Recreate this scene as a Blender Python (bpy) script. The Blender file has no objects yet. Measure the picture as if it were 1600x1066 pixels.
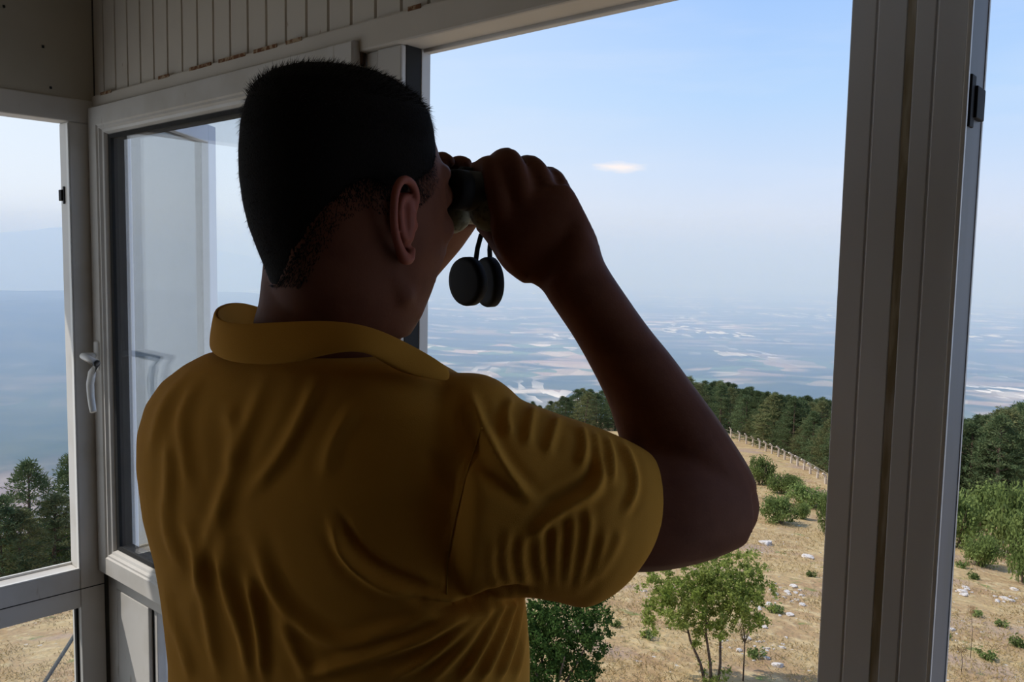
import bpy, bmesh, math, random
import numpy as np
from mathutils import Vector, Matrix
from mathutils.bvhtree import BVHTree
from mathutils.kdtree import KDTree

random.seed(7)
rng = np.random.default_rng(7)
sc = bpy.context.scene
C = sc.collection

# ------------------------------------------------------------------ camera
F_PX, PITCH, ROLL, EYE = 1320.0, math.radians(4.97), math.radians(1.07), 1.62
_f = np.array([0, math.cos(PITCH), -math.sin(PITCH)])
_r0 = np.array([1.0, 0, 0])
_d0 = -np.cross(_r0, _f)
_r = math.cos(ROLL) * _r0 - math.sin(ROLL) * _d0
_d = math.sin(ROLL) * _r0 + math.cos(ROLL) * _d0
CAM = np.array([0, 0, EYE])
cd = bpy.data.cameras.new('camera')
cd.sensor_width = 36.0
cd.lens = F_PX * 36.0 / 1600
cd.clip_start = 0.02
cd.clip_end = 300000
cam = bpy.data.objects.new('camera', cd)
C.objects.link(cam)
m = Matrix(((_r[0], -_d[0], -_f[0], 0), (_r[1], -_d[1], -_f[1], 0), (_r[2], -_d[2], -_f[2], EYE), (0, 0, 0, 1)))
cam.matrix_world = m
sc.camera = cam

def at(px, py, Y):
    """world point where the sight line of a photo pixel meets the plane y=Y"""
    v = _f + _r * (px - 800) / F_PX + _d * (py - 533) / F_PX
    return CAM + v * (Y / v[1])
def proj(p):
    q = np.asarray(p, float) - CAM
    w = q @ _f
    return np.stack([800 + F_PX * (q @ _r) / w, 533 + F_PX * (q @ _d) / w], -1)

# ------------------------------------------------------------------ sky, sun, exposure
sc.view_settings.view_transform = 'Standard'
sc.view_settings.look = 'None'
sc.view_settings.gamma = 1
sc.view_settings.use_curve_mapping = False
sc.view_settings.exposure = 0.0
sc.cycles.max_bounces = 8
sc.cycles.transparent_max_bounces = 24
sc.cycles.volume_bounces = 3
sc.cycles.sample_clamp_indirect = 4
try:
    sc.cycles.use_denoising = True
except Exception:
    pass

SUN_STRENGTH = 3.0
SKY_LIGHT = 1.0
HAZE_DENSITY = 1 / 5200.0
HAZE_COLOR = (0.50, 0.64, 1.0, 1)

world = bpy.data.worlds.new('sky')
sc.world = world
world.use_nodes = True
nt = world.node_tree
nt.nodes.clear()
N = nt.nodes.new
tc = N('ShaderNodeTexCoord')
sep = N('ShaderNodeSeparateXYZ')
nt.links.new(tc.outputs['Generated'], sep.inputs[0])
ramp = N('ShaderNodeValToRGB')
nt.links.new(sep.outputs['Z'], ramp.inputs[0])
cr = ramp.color_ramp
stops = [(0.0, (0.72, 0.80, 0.95)), (0.05, (0.73, 0.79, 0.92)), (0.11, (0.63, 0.76, 0.97)),
         (0.19, (0.49, 0.70, 1.0)), (0.30, (0.38, 0.60, 1.0)), (0.6, (0.20, 0.38, 0.85)), (1.0, (0.11, 0.24, 0.62))]
cr.elements[0].position = 0; cr.elements[0].color = (*stops[0][1], 1)
cr.elements[1].position = 1; cr.elements[1].color = (*stops[-1][1], 1)
for p_, c_ in stops[1:-1]:
    e = cr.elements.new(p_); e.color = (*c_, 1)
# paler sky towards the left (sunward) side
lr = N('ShaderNodeMapRange'); lr.inputs['From Min'].default_value = 0.25; lr.inputs['From Max'].default_value = -0.75
nt.links.new(sep.outputs['X'], lr.inputs['Value'])
mixw = N('ShaderNodeMixRGB'); mixw.inputs[2].default_value = (0.90, 0.97, 1.03, 1)
mw = N('ShaderNodeMath'); mw.operation = 'MULTIPLY'; mw.inputs[1].default_value = 0.9
nt.links.new(lr.outputs[0], mw.inputs[0]); nt.links.new(mw.outputs[0], mixw.inputs[0])
nt.links.new(ramp.outputs[0], mixw.inputs[1])
# thin clouds
mp = N('ShaderNodeMapping'); mp.inputs['Scale'].default_value = (2.2, 2.2, 13)
nt.links.new(tc.outputs['Generated'], mp.inputs[0])
no = N('ShaderNodeTexNoise'); no.inputs['Scale'].default_value = 2.2; no.inputs['Detail'].default_value = 6
nt.links.new(mp.outputs[0], no.inputs[0])
cm = N('ShaderNodeMapRange'); cm.inputs['From Min'].default_value = 0.52; cm.inputs['From Max'].default_value = 0.85
cm.inputs['To Max'].default_value = 0.2
nt.links.new(no.outputs['Fac'], cm.inputs['Value'])
mixc = N('ShaderNodeMixRGB'); mixc.inputs[2].default_value = (0.85, 0.87, 0.94, 1)
nt.links.new(cm.outputs[0], mixc.inputs[0]); nt.links.new(mixw.outputs[0], mixc.inputs[1])
# one small bright cloud
cv = at(968, 262, 1000.0) - CAM; cv /= np.linalg.norm(cv)
vs = N('ShaderNodeVectorMath'); vs.operation = 'SUBTRACT'; vs.inputs[1].default_value = tuple(cv)
nt.links.new(tc.outputs['Generated'], vs.inputs[0])
vm = N('ShaderNodeVectorMath'); vm.operation = 'MULTIPLY'; vm.inputs[1].default_value = (27, 27, 130)
nt.links.new(vs.outputs[0], vm.inputs[0])
nc = N('ShaderNodeTexNoise'); nc.inputs['Scale'].default_value = 1.5; nc.inputs['Detail'].default_value = 4
nt.links.new(vm.outputs[0], nc.inputs[0])
vl = N('ShaderNodeVectorMath'); vl.operation = 'LENGTH'; nt.links.new(vm.outputs[0], vl.inputs[0])
ma = N('ShaderNodeMath'); ma.operation = 'ADD'; nt.links.new(vl.outputs['Value'], ma.inputs[0]); nt.links.new(nc.outputs['Fac'], ma.inputs[1])
mr = N('ShaderNodeMapRange'); mr.inputs['From Min'].default_value = 1.45; mr.inputs['From Max'].default_value = 0.7
nt.links.new(ma.outputs[0], mr.inputs['Value'])
mixd = N('ShaderNodeMixRGB'); mixd.inputs[2].default_value = (1.0, 0.93, 0.92, 1)
nt.links.new(mr.outputs[0], mixd.inputs[0]); nt.links.new(mixc.outputs[0], mixd.inputs[1])
bg = N('ShaderNodeBackground'); bg.inputs[1].default_value = SKY_LIGHT
nt.links.new(mixd.outputs[0], bg.inputs[0])
wo = N('ShaderNodeOutputWorld'); nt.links.new(bg.outputs[0], wo.inputs[0])

sd = bpy.data.lights.new('sun', 'SUN')
sd.energy = SUN_STRENGTH
sd.angle = math.radians(0.6)
sd.color = (1.0, 0.95, 0.88)
sun = bpy.data.objects.new('sun', sd)
C.objects.link(sun)
SUN_AZ, SUN_EL = math.radians(-95), math.radians(52)
sv = Vector((math.sin(SUN_AZ) * math.cos(SUN_EL), math.cos(SUN_AZ) * math.cos(SUN_EL), math.sin(SUN_EL)))
sun.rotation_euler = sv.to_track_quat('Z', 'Y').to_euler()
sun.location = (-20, 0, 30)

# ------------------------------------------------------------------ helpers
def link(o, parent=None):
    C.objects.link(o)
    if parent is not None:
        o.parent = parent
    return o
def tag(o, label=None, cat=None, group=None, kind=None):
    if label: o['label'] = label
    if cat: o['category'] = cat
    if group: o['group'] = group
    if kind: o['kind'] = kind
    return o
def empty(name, loc, label, cat, group=None):
    o = bpy.data.objects.new(name, None)
    o.location = loc
    o.empty_display_size = 0.1
    link(o)
    return tag(o, label, cat, group)

class MB:
    def __init__(s): s.v = []; s.f = []
    def add(s, v, f):
        n = len(s.v)
        s.v += [tuple(map(float, q)) for q in v]
        s.f += [tuple(i + n for i in q) for q in f]
        return s
    def hexa(s, b, t):
        """b, t: four points each"""
        return s.add(list(b) + list(t), [(3, 2, 1, 0), (4, 5, 6, 7), (0, 1, 5, 4), (1, 2, 6, 5), (2, 3, 7, 6), (3, 0, 4, 7)])
    def box(s, lo, hi, fr=None):
        """axis box, optionally in frame fr = (origin, u, n): x along u, y along n, z up"""
        x0, y0, z0 = lo; x1, y1, z1 = hi
        c = [(x0, y0, z0), (x1, y0, z0), (x1, y1, z0), (x0, y1, z0), (x0, y0, z1), (x1, y0, z1), (x1, y1, z1), (x0, y1, z1)]
        if fr is not None:
            o, u, n = fr
            c = [o + u * a + n * b + np.array([0, 0, k]) for a, b, k in c]
        return s.hexa(c[:4], c[4:])
    def tube(s, pts, rad, seg=10, flat=1.0, up=None, cap=True):
        pts = [np.array(p, float) for p in pts]
        if not hasattr(rad, '__len__'): rad = [rad] * len(pts)
        rings = []
        prev = None
        for i, p in enumerate(pts):
            t = pts[min(i + 1, len(pts) - 1)] - pts[max(i - 1, 0)]
            t = t / (np.linalg.norm(t) + 1e-12)
            if up is not None:
                a = np.array(up, float)
            elif prev is None:
                a = np.array([0, 0, 1.0]) if abs(t[2]) < 0.9 else np.array([1.0, 0, 0])
            else: a = prev
            a = a - t * (a @ t); a /= np.linalg.norm(a) + 1e-12
            prev = a
            b = np.cross(t, a)
            ra, rb = rad[i] if hasattr(rad[i], '__len__') else (rad[i], rad[i] * flat)
            rings.append([p + a * ra * math.cos(2 * math.pi * k / seg) + b * rb * math.sin(2 * math.pi * k / seg) for k in range(seg)])
        return s.rings(rings, cap)
    def rings(s, rings, cap=True, closed=True):
        seg = len(rings[0]); v = [q for r in rings for q in r]; f = []
        for i in range(len(rings) - 1):
            for k in range(seg if closed else seg - 1):
                a = i * seg + k; b = i * seg + (k + 1) % seg
                f.append((a, b, b + seg, a + seg))
        if cap and closed:
            n = len(v)
            v.append(np.mean(rings[0], axis=0)); v.append(np.mean(rings[-1], axis=0))
            for k in range(seg):
                f.append((n, (k + 1) % seg, k))
                L = (len(rings) - 1) * seg
                f.append((n + 1, L + k, L + (k + 1) % seg))
        return s.add(v, f)
    def ball(s, c, r, seg=16, rot=None):
        c = np.array(c, float); r = np.array(r if hasattr(r, '__len__') else (r, r, r), float)
        R_ = np.eye(3) if rot is None else np.array(rot)
        rings = []
        for i in range(1, seg // 2):
            th = math.pi * i / (seg // 2)
            rings.append([c + R_ @ (r * np.array([math.sin(th) * math.cos(2 * math.pi * k / seg), math.sin(th) * math.sin(2 * math.pi * k / seg), math.cos(th)])) for k in range(seg)])
        return s.rings(rings[::-1])
    def mesh(s, name):
        me = bpy.data.meshes.new(name)
        me.from_pydata(s.v, [], s.f)
        me.update()
        return me
    def build(s, name, mat=None, parent=None, smooth=False, bevel=0.0):
        me = s.mesh(name)
        bm = bmesh.new(); bm.from_mesh(me); bmesh.ops.recalc_face_normals(bm, faces=bm.faces); bm.to_mesh(me); bm.free()
        o = bpy.data.objects.new(name, me)
        if mat: me.materials.append(mat)
        if smooth: me.polygons.foreach_set('use_smooth', [True] * len(me.polygons))
        link(o, parent)
        if bevel:
            b = o.modifiers.new('bevel', 'BEVEL'); b.width = bevel; b.segments = 2; b.limit_method = 'ANGLE'
        return o

def fused(mb, voxel, smooth_it, factor=0.5):
    """voxel-fuse overlapping shapes into one continuous surface, returns a mesh"""
    me = mb.mesh('tmp')
    bm = bmesh.new(); bm.from_mesh(me); bmesh.ops.recalc_face_normals(bm, faces=bm.faces); bm.to_mesh(me); bm.free()
    o = bpy.data.objects.new('tmp', me); C.objects.link(o)
    r = o.modifiers.new('r', 'REMESH'); r.mode = 'VOXEL'; r.voxel_size = voxel; r.adaptivity = 0
    if smooth_it:
        q = o.modifiers.new('s', 'SMOOTH'); q.factor = factor; q.iterations = smooth_it
    dg = bpy.context.evaluated_depsgraph_get(); dg.update()
    out = bpy.data.meshes.new_from_object(o.evaluated_get(dg))
    bpy.data.objects.remove(o)
    out.polygons.foreach_set('use_smooth', [True] * len(out.polygons))
    return out
def mesh_obj(name, me, mat, parent=None):
    me.materials.clear(); me.materials.append(mat); me.name = name
    return link(bpy.data.objects.new(name, me), parent)

def cards(centers, dirs, ln, wd, tip=0.3):
    """many small leaf blades: diamond quads round each centre"""
    n = len(centers)
    a = rng.normal(size=(n, 3)); b = np.cross(dirs, a); b /= np.linalg.norm(b, axis=1, keepdims=True) + 1e-9
    ln = np.broadcast_to(ln, (n,))[:, None]; wd = np.broadcast_to(wd, (n,))[:, None]
    v = np.stack([centers - dirs * ln / 2, centers + b * wd / 2, centers + dirs * ln / 2, centers - b * wd / 2], 1).reshape(-1, 3)
    return v
def card_mesh(name, v, mat):
    n = len(v) // 4
    me = bpy.data.meshes.new(name)
    me.vertices.add(len(v)); me.vertices.foreach_set('co', v.astype(np.float32).ravel())
    me.loops.add(n * 4); me.loops.foreach_set('vertex_index', np.arange(n * 4, dtype=np.int32))
    me.polygons.add(n); me.polygons.foreach_set('loop_start', np.arange(0, n * 4, 4, dtype=np.int32))
    me.update(calc_edges=True)
    me.materials.append(mat)
    return me
def unit(v): return v / (np.linalg.norm(v, axis=-1, keepdims=True) + 1e-9)


# ------------------------------------------------------------------ materials
def material(name, color, rough=0.6, spec=0.3, noise=None, bump=None, metallic=0.0, sheen=0.0, sub=None):
    """noise: list of (scale, detail, color, lo, hi, stretch); bump: (scale, strength, dist)"""
    mt = bpy.data.materials.new(name); mt.use_nodes = True
    t = mt.node_tree; b = t.nodes['Principled BSDF']
    b.inputs['Base Color'].default_value = (*color, 1)
    b.inputs['Roughness'].default_value = rough
    b.inputs['Specular IOR Level'].default_value = spec
    b.inputs['Metallic'].default_value = metallic
    if sheen: b.inputs['Sheen Weight'].default_value = sheen
    co = t.nodes.new('ShaderNodeTexCoord')
    last = None
    for s_, det, col, lo, hi, st in (noise or []):
        mpn = t.nodes.new('ShaderNodeMapping'); mpn.inputs['Scale'].default_value = st
        t.links.new(co.outputs['Object'], mpn.inputs[0])
        n = t.nodes.new('ShaderNodeTexNoise'); n.inputs['Scale'].default_value = s_; n.inputs['Detail'].default_value = det
        t.links.new(mpn.outputs[0], n.inputs[0])
        mr_ = t.nodes.new('ShaderNodeMapRange'); mr_.inputs['From Min'].default_value = lo; mr_.inputs['From Max'].default_value = hi
        t.links.new(n.outputs['Fac'], mr_.inputs['Value'])
        mx = t.nodes.new('ShaderNodeMixRGB'); mx.inputs[2].default_value = (*col, 1)
        if last is None: mx.inputs[1].default_value = (*color, 1)
        else: t.links.new(last, mx.inputs[1])
        t.links.new(mr_.outputs[0], mx.inputs[0]); last = mx.outputs[0]
    if last is not None: t.links.new(last, b.inputs['Base Color'])
    if bump:
        n = t.nodes.new('ShaderNodeTexNoise'); n.inputs['Scale'].default_value = bump[0]; n.inputs['Detail'].default_value = 4
        t.links.new(co.outputs['Object'], n.inputs[0])
        bp = t.nodes.new('ShaderNodeBump'); bp.inputs['Strength'].default_value = bump[1]; bp.inputs['Distance'].default_value = bump[2]
        t.links.new(n.outputs['Fac'], bp.inputs['Height']); t.links.new(bp.outputs[0], b.inputs['Normal'])
    if sub:
        b.inputs['Subsurface Weight'].default_value = sub; b.inputs['Subsurface Radius'].default_value = (0.01, 0.004, 0.002)
    return mt

ONE = (1, 1, 1)
M_PVC = material('white_frame_plastic', (0.60, 0.58, 0.55), 0.4, 0.4,
                 [(6, 6, (0.50, 0.47, 0.42), 0.5, 0.75, ONE), (40, 3, (0.33, 0.27, 0.2), 0.70, 0.82, (1, 1, 0.25))])
M_PAINT = material('painted_steel_panel', (0.62, 0.57, 0.50), 0.55, 0.3,
                   [(3, 5, (0.54, 0.49, 0.42), 0.45, 0.7, ONE), (60, 3, (0.28, 0.18, 0.10), 0.73, 0.80, (1, 1, 0.4))])
M_GREYWALL = material('grey_wall_panel', (0.52, 0.49, 0.42), 0.6, 0.2, [(4, 4, (0.46, 0.43, 0.36), 0.45, 0.7, ONE)])
M_GREY = material('grey_post_paint', (0.74, 0.77, 0.82), 0.5, 0.3, [(5, 5, (0.66, 0.67, 0.70), 0.45, 0.7, (1, 1, 0.3))])
M_STAIN = material('brown_seam_grime', (0.30, 0.25, 0.16), 0.8, 0.1, [(9, 5, (0.64, 0.62, 0.58), 0.42, 0.60, (3, 3, 0.35)), (30, 5, (0.44, 0.39, 0.29), 0.5, 0.6, (3, 3, 0.3))])
M_RUST = material('rust_stain', (0.17, 0.08, 0.04), 0.9, 0.1, [(90, 4, (0.4, 0.3, 0.2), 0.45, 0.6, ONE)])
M_DARK = material('dark_gap_rubber', (0.035, 0.035, 0.035), 0.8, 0.1)
M_CORNER = material('grey_corner_steel', (0.10, 0.105, 0.10), 0.7, 0.2, [(12, 4, (0.07, 0.05, 0.035), 0.5, 0.65, (1, 1, 0.3))])
M_HANDLE = material('white_handle_plastic', (0.72, 0.71, 0.68), 0.35, 0.5)
M_FLOOR = material('cabin_floor', (0.16, 0.13, 0.10), 0.6, 0.3, [(5, 5, (0.11, 0.09, 0.07), 0.4, 0.6, ONE)])
M_BLACK = material('black_rubber', (0.012, 0.012, 0.013), 0.7, 0.2)
M_BLACKM = material('black_metal', (0.02, 0.02, 0.022), 0.4, 0.5)
M_OLIVE = material('olive_rubber_armour', (0.17, 0.17, 0.11), 0.6, 0.3, [(120, 3, (0.09, 0.085, 0.05), 0.5, 0.6, ONE)])
M_SKIN = material('tanned_skin', (0.17, 0.066, 0.038), 0.6, 0.1, [(30, 4, (0.14, 0.052, 0.03), 0.4, 0.65, ONE)], bump=(400, 0.15, 0.001), sub=0.05)
M_EAR = material('reddish_ear_skin', (0.30, 0.09, 0.06), 0.55, 0.2, sub=0.3)
M_HAIR = material('dark_hair', (0.010, 0.008, 0.007), 0.85, 0.1, bump=(500, 0.5, 0.002))
M_SHIRT = material('mustard_cotton', (0.55, 0.27, 0.045), 0.9, 0.05, [(9, 4, (0.49, 0.235, 0.036), 0.4, 0.7, ONE)], bump=(900, 0.25, 0.0008), sheen=0.0)
M_SEAM = material('mustard_stitching', (0.46, 0.25, 0.04), 0.9, 0.05)
M_TROUSER = material('dark_trouser_cloth', (0.03, 0.035, 0.05), 0.9, 0.1)
M_SHOE = material('brown_shoe_leather', (0.06, 0.035, 0.02), 0.5, 0.3)

def leaf_material(name, c1, c2, trans=0.3):
    mt = bpy.data.materials.new(name); mt.use_nodes = True
    t = mt.node_tree; t.nodes.clear()
    out = t.nodes.new('ShaderNodeOutputMaterial')
    d = t.nodes.new('ShaderNodeBsdfDiffuse'); tr = t.nodes.new('ShaderNodeBsdfTranslucent'); mx = t.nodes.new('ShaderNodeMixShader')
    mx.inputs[0].default_value = trans
    co = t.nodes.new('ShaderNodeTexCoord')
    n = t.nodes.new('ShaderNodeTexNoise'); n.inputs['Scale'].default_value = 2.3; n.inputs['Detail'].default_value = 5
    t.links.new(co.outputs['Object'], n.inputs[0])
    oi = t.nodes.new('ShaderNodeObjectInfo')
    rp = t.nodes.new('ShaderNodeMapRange'); rp.inputs['From Min'].default_value = 0.35; rp.inputs['From Max'].default_value = 0.65
    t.links.new(n.outputs['Fac'], rp.inputs['Value'])
    cx = t.nodes.new('ShaderNodeMixRGB'); cx.inputs[1].default_value = (*c1, 1); cx.inputs[2].default_value = (*c2, 1)
    t.links.new(rp.outputs[0], cx.inputs[0])
    hs = t.nodes.new('ShaderNodeHueSaturation')
    vr = t.nodes.new('ShaderNodeMapRange'); vr.inputs['To Min'].default_value = 0.75; vr.inputs['To Max'].default_value = 1.3
    t.links.new(oi.outputs['Random'], vr.inputs['Value']); t.links.new(vr.outputs[0], hs.inputs['Value'])
    t.links.new(cx.outputs[0], hs.inputs['Color'])
    t.links.new(hs.outputs[0], d.inputs[0]); t.links.new(hs.outputs[0], tr.inputs[0])
    t.links.new(d.outputs[0], mx.inputs[1]); t.links.new(tr.outputs[0], mx.inputs[2]); t.links.new(mx.outputs[0], out.inputs[0])
    return mt
M_PINE = leaf_material('pine_needles', (0.065, 0.10, 0.045), (0.13, 0.16, 0.075), 0.2)
M_PINE2 = leaf_material('pine_needles_olive', (0.12, 0.14, 0.06), (0.20, 0.20, 0.09), 0.2)
M_LEAF = leaf_material('fresh_leaves', (0.24, 0.31, 0.06), (0.38, 0.43, 0.12), 0.45)
M_SHRUB = leaf_material('shrub_leaves', (0.13, 0.18, 0.055), (0.22, 0.27, 0.09), 0.3)
M_DARKLEAF = leaf_material('dark_leaves', (0.03, 0.06, 0.015), (0.06, 0.10, 0.025), 0.2)
M_BARK = material('bark', (0.10, 0.07, 0.05), 0.9, 0.1, [(20, 4, (0.16, 0.12, 0.09), 0.45, 0.6, ONE)])
M_DRY = leaf_material('dry_grass', (0.42, 0.30, 0.14), (0.55, 0.43, 0.22), 0.3)
M_ROCK = material('limestone', (0.70, 0.64, 0.57), 0.9, 0.1, [(3, 5, (0.40, 0.34, 0.28), 0.45, 0.65, ONE)], bump=(4, 0.5, 0.05))
M_FENCEPOST = material('weathered_fence_post', (0.58, 0.50, 0.42), 0.9, 0.1)

def glass_mat(name, tint, refl=1.0):
    mt = bpy.data.materials.new(name); mt.use_nodes = True
    t = mt.node_tree; t.nodes.clear()
    out = t.nodes.new('ShaderNodeOutputMaterial')
    a = t.nodes.new('ShaderNodeBsdfTransparent'); a.inputs[0].default_value = (*tint, 1)
    g = t.nodes.new('ShaderNodeBsdfGlossy'); g.inputs['Roughness'].default_value = 0.0
    g.inputs[0].default_value = (refl, refl, refl, 1)
    fr = t.nodes.new('ShaderNodeFresnel')
    gm_ = t.nodes.new('ShaderNodeNewGeometry'); bk = t.nodes.new('ShaderNodeMapRange')     # same index seen from either face of the pane
    bk.inputs['To Min'].default_value = 1.5; bk.inputs['To Max'].default_value = 1 / 1.5
    t.links.new(gm_.outputs['Backfacing'], bk.inputs['Value']); t.links.new(bk.outputs[0], fr.inputs['IOR'])
    mx = t.nodes.new('ShaderNodeMixShader')
    t.links.new(fr.outputs[0], mx.inputs[0]); t.links.new(a.outputs[0], mx.inputs[1]); t.links.new(g.outputs[0], mx.inputs[2])
    t.links.new(mx.outputs[0], out.inputs[0])
    return mt
M_GLASS = glass_mat('window_glass', (0.97, 0.98, 0.985))
M_GLASS2 = glass_mat('dusty_sash_glass', (0.50, 0.52, 0.54), 0.3)

# ground with straw, bare earth and pale stones
def ground_material():
    mt = bpy.data.materials.new('dry_hillside'); mt.use_nodes = True
    t = mt.node_tree; b = t.nodes['Principled BSDF']; b.inputs['Roughness'].default_value = 1; b.inputs['Specular IOR Level'].default_value = 0
    g = t.nodes.new('ShaderNodeNewGeometry')
    def noise(s_, det=5, st=ONE):
        mpn = t.nodes.new('ShaderNodeMapping'); mpn.inputs['Scale'].default_value = st
        t.links.new(g.outputs['Position'], mpn.inputs[0])
        n = t.nodes.new('ShaderNodeTexNoise'); n.inputs['Scale'].default_value = s_; n.inputs['Detail'].default_value = det
        t.links.new(mpn.outputs[0], n.inputs[0]); return n.outputs['Fac']
    def mix(base, fac, lo, hi, col):
        r_ = t.nodes.new('ShaderNodeMapRange'); r_.inputs['From Min'].default_value = lo; r_.inputs['From Max'].default_value = hi
        t.links.new(fac, r_.inputs['Value'])
        mx = t.nodes.new('ShaderNodeMixRGB'); mx.inputs[2].default_value = (*col, 1)
        if isinstance(base, tuple): mx.inputs[1].default_value = (*base, 1)
        else: t.links.new(base, mx.inputs[1])
        t.links.new(r_.outputs[0], mx.inputs[0]); return mx.outputs[0]
    c = mix((0.50, 0.36, 0.18), noise(0.5), 0.40, 0.62, (0.40, 0.26, 0.14))
    c = mix(c, noise(2.5, 6), 0.5, 0.7, (0.60, 0.46, 0.25))
    c = mix(c, noise(0.25, 5, (1, 1.4, 1)), 0.56, 0.66, (0.42, 0.30, 0.21))
    c = mix(c, noise(7, 6), 0.60, 0.72, (0.24, 0.20, 0.09))
    c = mix(c, noise(1.1, 6), 0.64, 0.70, (0.22, 0.24, 0.09))
    c = mix(c, noise(4.5, 4), 0.69, 0.72, (0.62, 0.58, 0.52))
    t.links.new(c, b.inputs['Base Color'])
    bp = t.nodes.new('ShaderNodeBump'); bp.inputs['Strength'].default_value = 0.8; bp.inputs['Distance'].default_value = 0.12
    t.links.new(noise(5, 8), bp.inputs['Height']); t.links.new(bp.outputs[0], b.inputs['Normal'])
    return mt
M_GROUND = ground_material()

def plain_material():
    mt = bpy.data.materials.new('distant_land'); mt.use_nodes = True
    t = mt.node_tree; b = t.nodes['Principled BSDF']; b.inputs['Roughness'].default_value = 1; b.inputs['Specular IOR Level'].default_value = 0
    g = t.nodes.new('ShaderNodeNewGeometry')
    def mapped(st):
        mpn = t.nodes.new('ShaderNodeMapping'); mpn.inputs['Scale'].default_value = st
        t.links.new(g.outputs['Position'], mpn.inputs[0]); return mpn.outputs[0]
    def noise(s_, det=5, st=ONE):
        n = t.nodes.new('ShaderNodeTexNoise'); n.inputs['Scale'].default_value = s_; n.inputs['Detail'].default_value = det
        t.links.new(mapped(st), n.inputs[0]); return n.outputs['Fac']
    def rng_(fac, lo, hi, a=0.0, z=1.0):
        r_ = t.nodes.new('ShaderNodeMapRange'); r_.inputs['From Min'].default_value = lo; r_.inputs['From Max'].default_value = hi
        r_.inputs['To Min'].default_value = a; r_.inputs['To Max'].default_value = z
        t.links.new(fac, r_.inputs['Value']); return r_.outputs[0]
    def mix(base, fac, col):
        mx = t.nodes.new('ShaderNodeMixRGB')
        if isinstance(col, tuple): mx.inputs[2].default_value = (*col, 1)
        else: t.links.new(col, mx.inputs[2])
        if isinstance(base, tuple): mx.inputs[1].default_value = (*base, 1)
        else: t.links.new(base, mx.inputs[1])
        t.links.new(fac, mx.inputs[0]); return mx.outputs[0]
    def mul(a, b_):
        n = t.nodes.new('ShaderNodeMath'); n.operation = 'MULTIPLY'; t.links.new(a, n.inputs[0]); t.links.new(b_, n.inputs[1]); return n.outputs[0]
    forest = mix((0.045, 0.085, 0.045), rng_(noise(1 / 300., 6), 0.4, 0.65), (0.09, 0.12, 0.06))
    vo = t.nodes.new('ShaderNodeTexVoronoi'); vo.inputs['Scale'].default_value = 1 / 170.
    t.links.new(mapped((1, 0.55, 0)), vo.inputs[0])
    bw = t.nodes.new('ShaderNodeSeparateColor'); t.links.new(vo.outputs['Color'], bw.inputs[0])
    field = mix((0.48, 0.33, 0.22), bw.outputs[0], (0.66, 0.52, 0.36))
    field = mix(field, rng_(bw.outputs[1], 0.55, 0.6), (0.16, 0.24, 0.11))
    field = mix(field, rng_(bw.outputs[1], 0.87, 0.9), (0.85, 0.72, 0.60))
    sp = t.nodes.new('ShaderNodeSeparateXYZ'); t.links.new(g.outputs['Position'], sp.inputs[0])
    zone = mul(rng_(noise(1 / 3800., 4, (0.6, 1, 0)), 0.40, 0.56), rng_(noise(1 / 380., 8, (0.45, 0.9, 0)), 0.47, 0.56))
    flat = rng_(sp.outputs['Z'], -590, -650)
    far = rng_(sp.outputs['Y'], 2800, 4500)
    c = mix(forest, mul(mul(zone, flat), far), field)
    # pale village specks
    v2 = t.nodes.new('ShaderNodeTexVoronoi'); v2.inputs['Scale'].default_value = 1 / 60.
    t.links.new(mapped((1, 0.3, 0)), v2.inputs[0])
    s2 = t.nodes.new('ShaderNodeSeparateColor'); t.links.new(v2.outputs['Color'], s2.inputs[0])
    town = mul(mul(rng_(s2.outputs[0], 0.70, 0.72), rng_(noise(1 / 1500., 4, (1, .5, 0)), 0.56, 0.62)), flat)
    c = mix(c, town, (0.95, 0.85, 0.75))
    # bare brown shoulder of the near hill on the left
    hx = rng_(sp.outputs['X'], -500, -900)
    hz = rng_(sp.outputs['Y'], 2500, 2150)
    bare = mul(mul(hx, hz), rng_(noise(1 / 350., 5), 0.36, 0.46))
    c = mix(c, bare, mix((0.30, 0.20, 0.14), rng_(noise(1 / 60., 5), 0.4, 0.6), (0.42, 0.31, 0.22)))
    t.links.new(c, b.inputs['Base Color'])
    return mt
M_PLAIN = plain_material()

# ------------------------------------------------------------------ land
def vnoise(x, y, s, seed=0):
    x = np.asarray(x, float) / s; y = np.asarray(y, float) / s
    xi = np.floor(x); yi = np.floor(y); fx = x - xi; fy = y - yi
    fx = fx * fx * (3 - 2 * fx); fy = fy * fy * (3 - 2 * fy)
    def h(a, b):
        n = np.sin(a * 127.1 + b * 311.7 + seed * 74.7) * 43758.5453
        return n - np.floor(n)
    return (h(xi, yi) * (1 - fx) + h(xi + 1, yi) * fx) * (1 - fy) + (h(xi, yi + 1) * (1 - fx) + h(xi + 1, yi + 1) * fx) * fy
def fbm(x, y, s, n=4, seed=0):
    return sum(vnoise(x, y, s / 2 ** k, seed + k) * 0.5 ** k for k in range(n)) / (2 - 0.5 ** (n - 1)) * 1.0
def sstep(x, a, b):
    t_ = np.clip((x - a) / (b - a), 0, 1); return t_ * t_ * (3 - 2 * t_)

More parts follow.
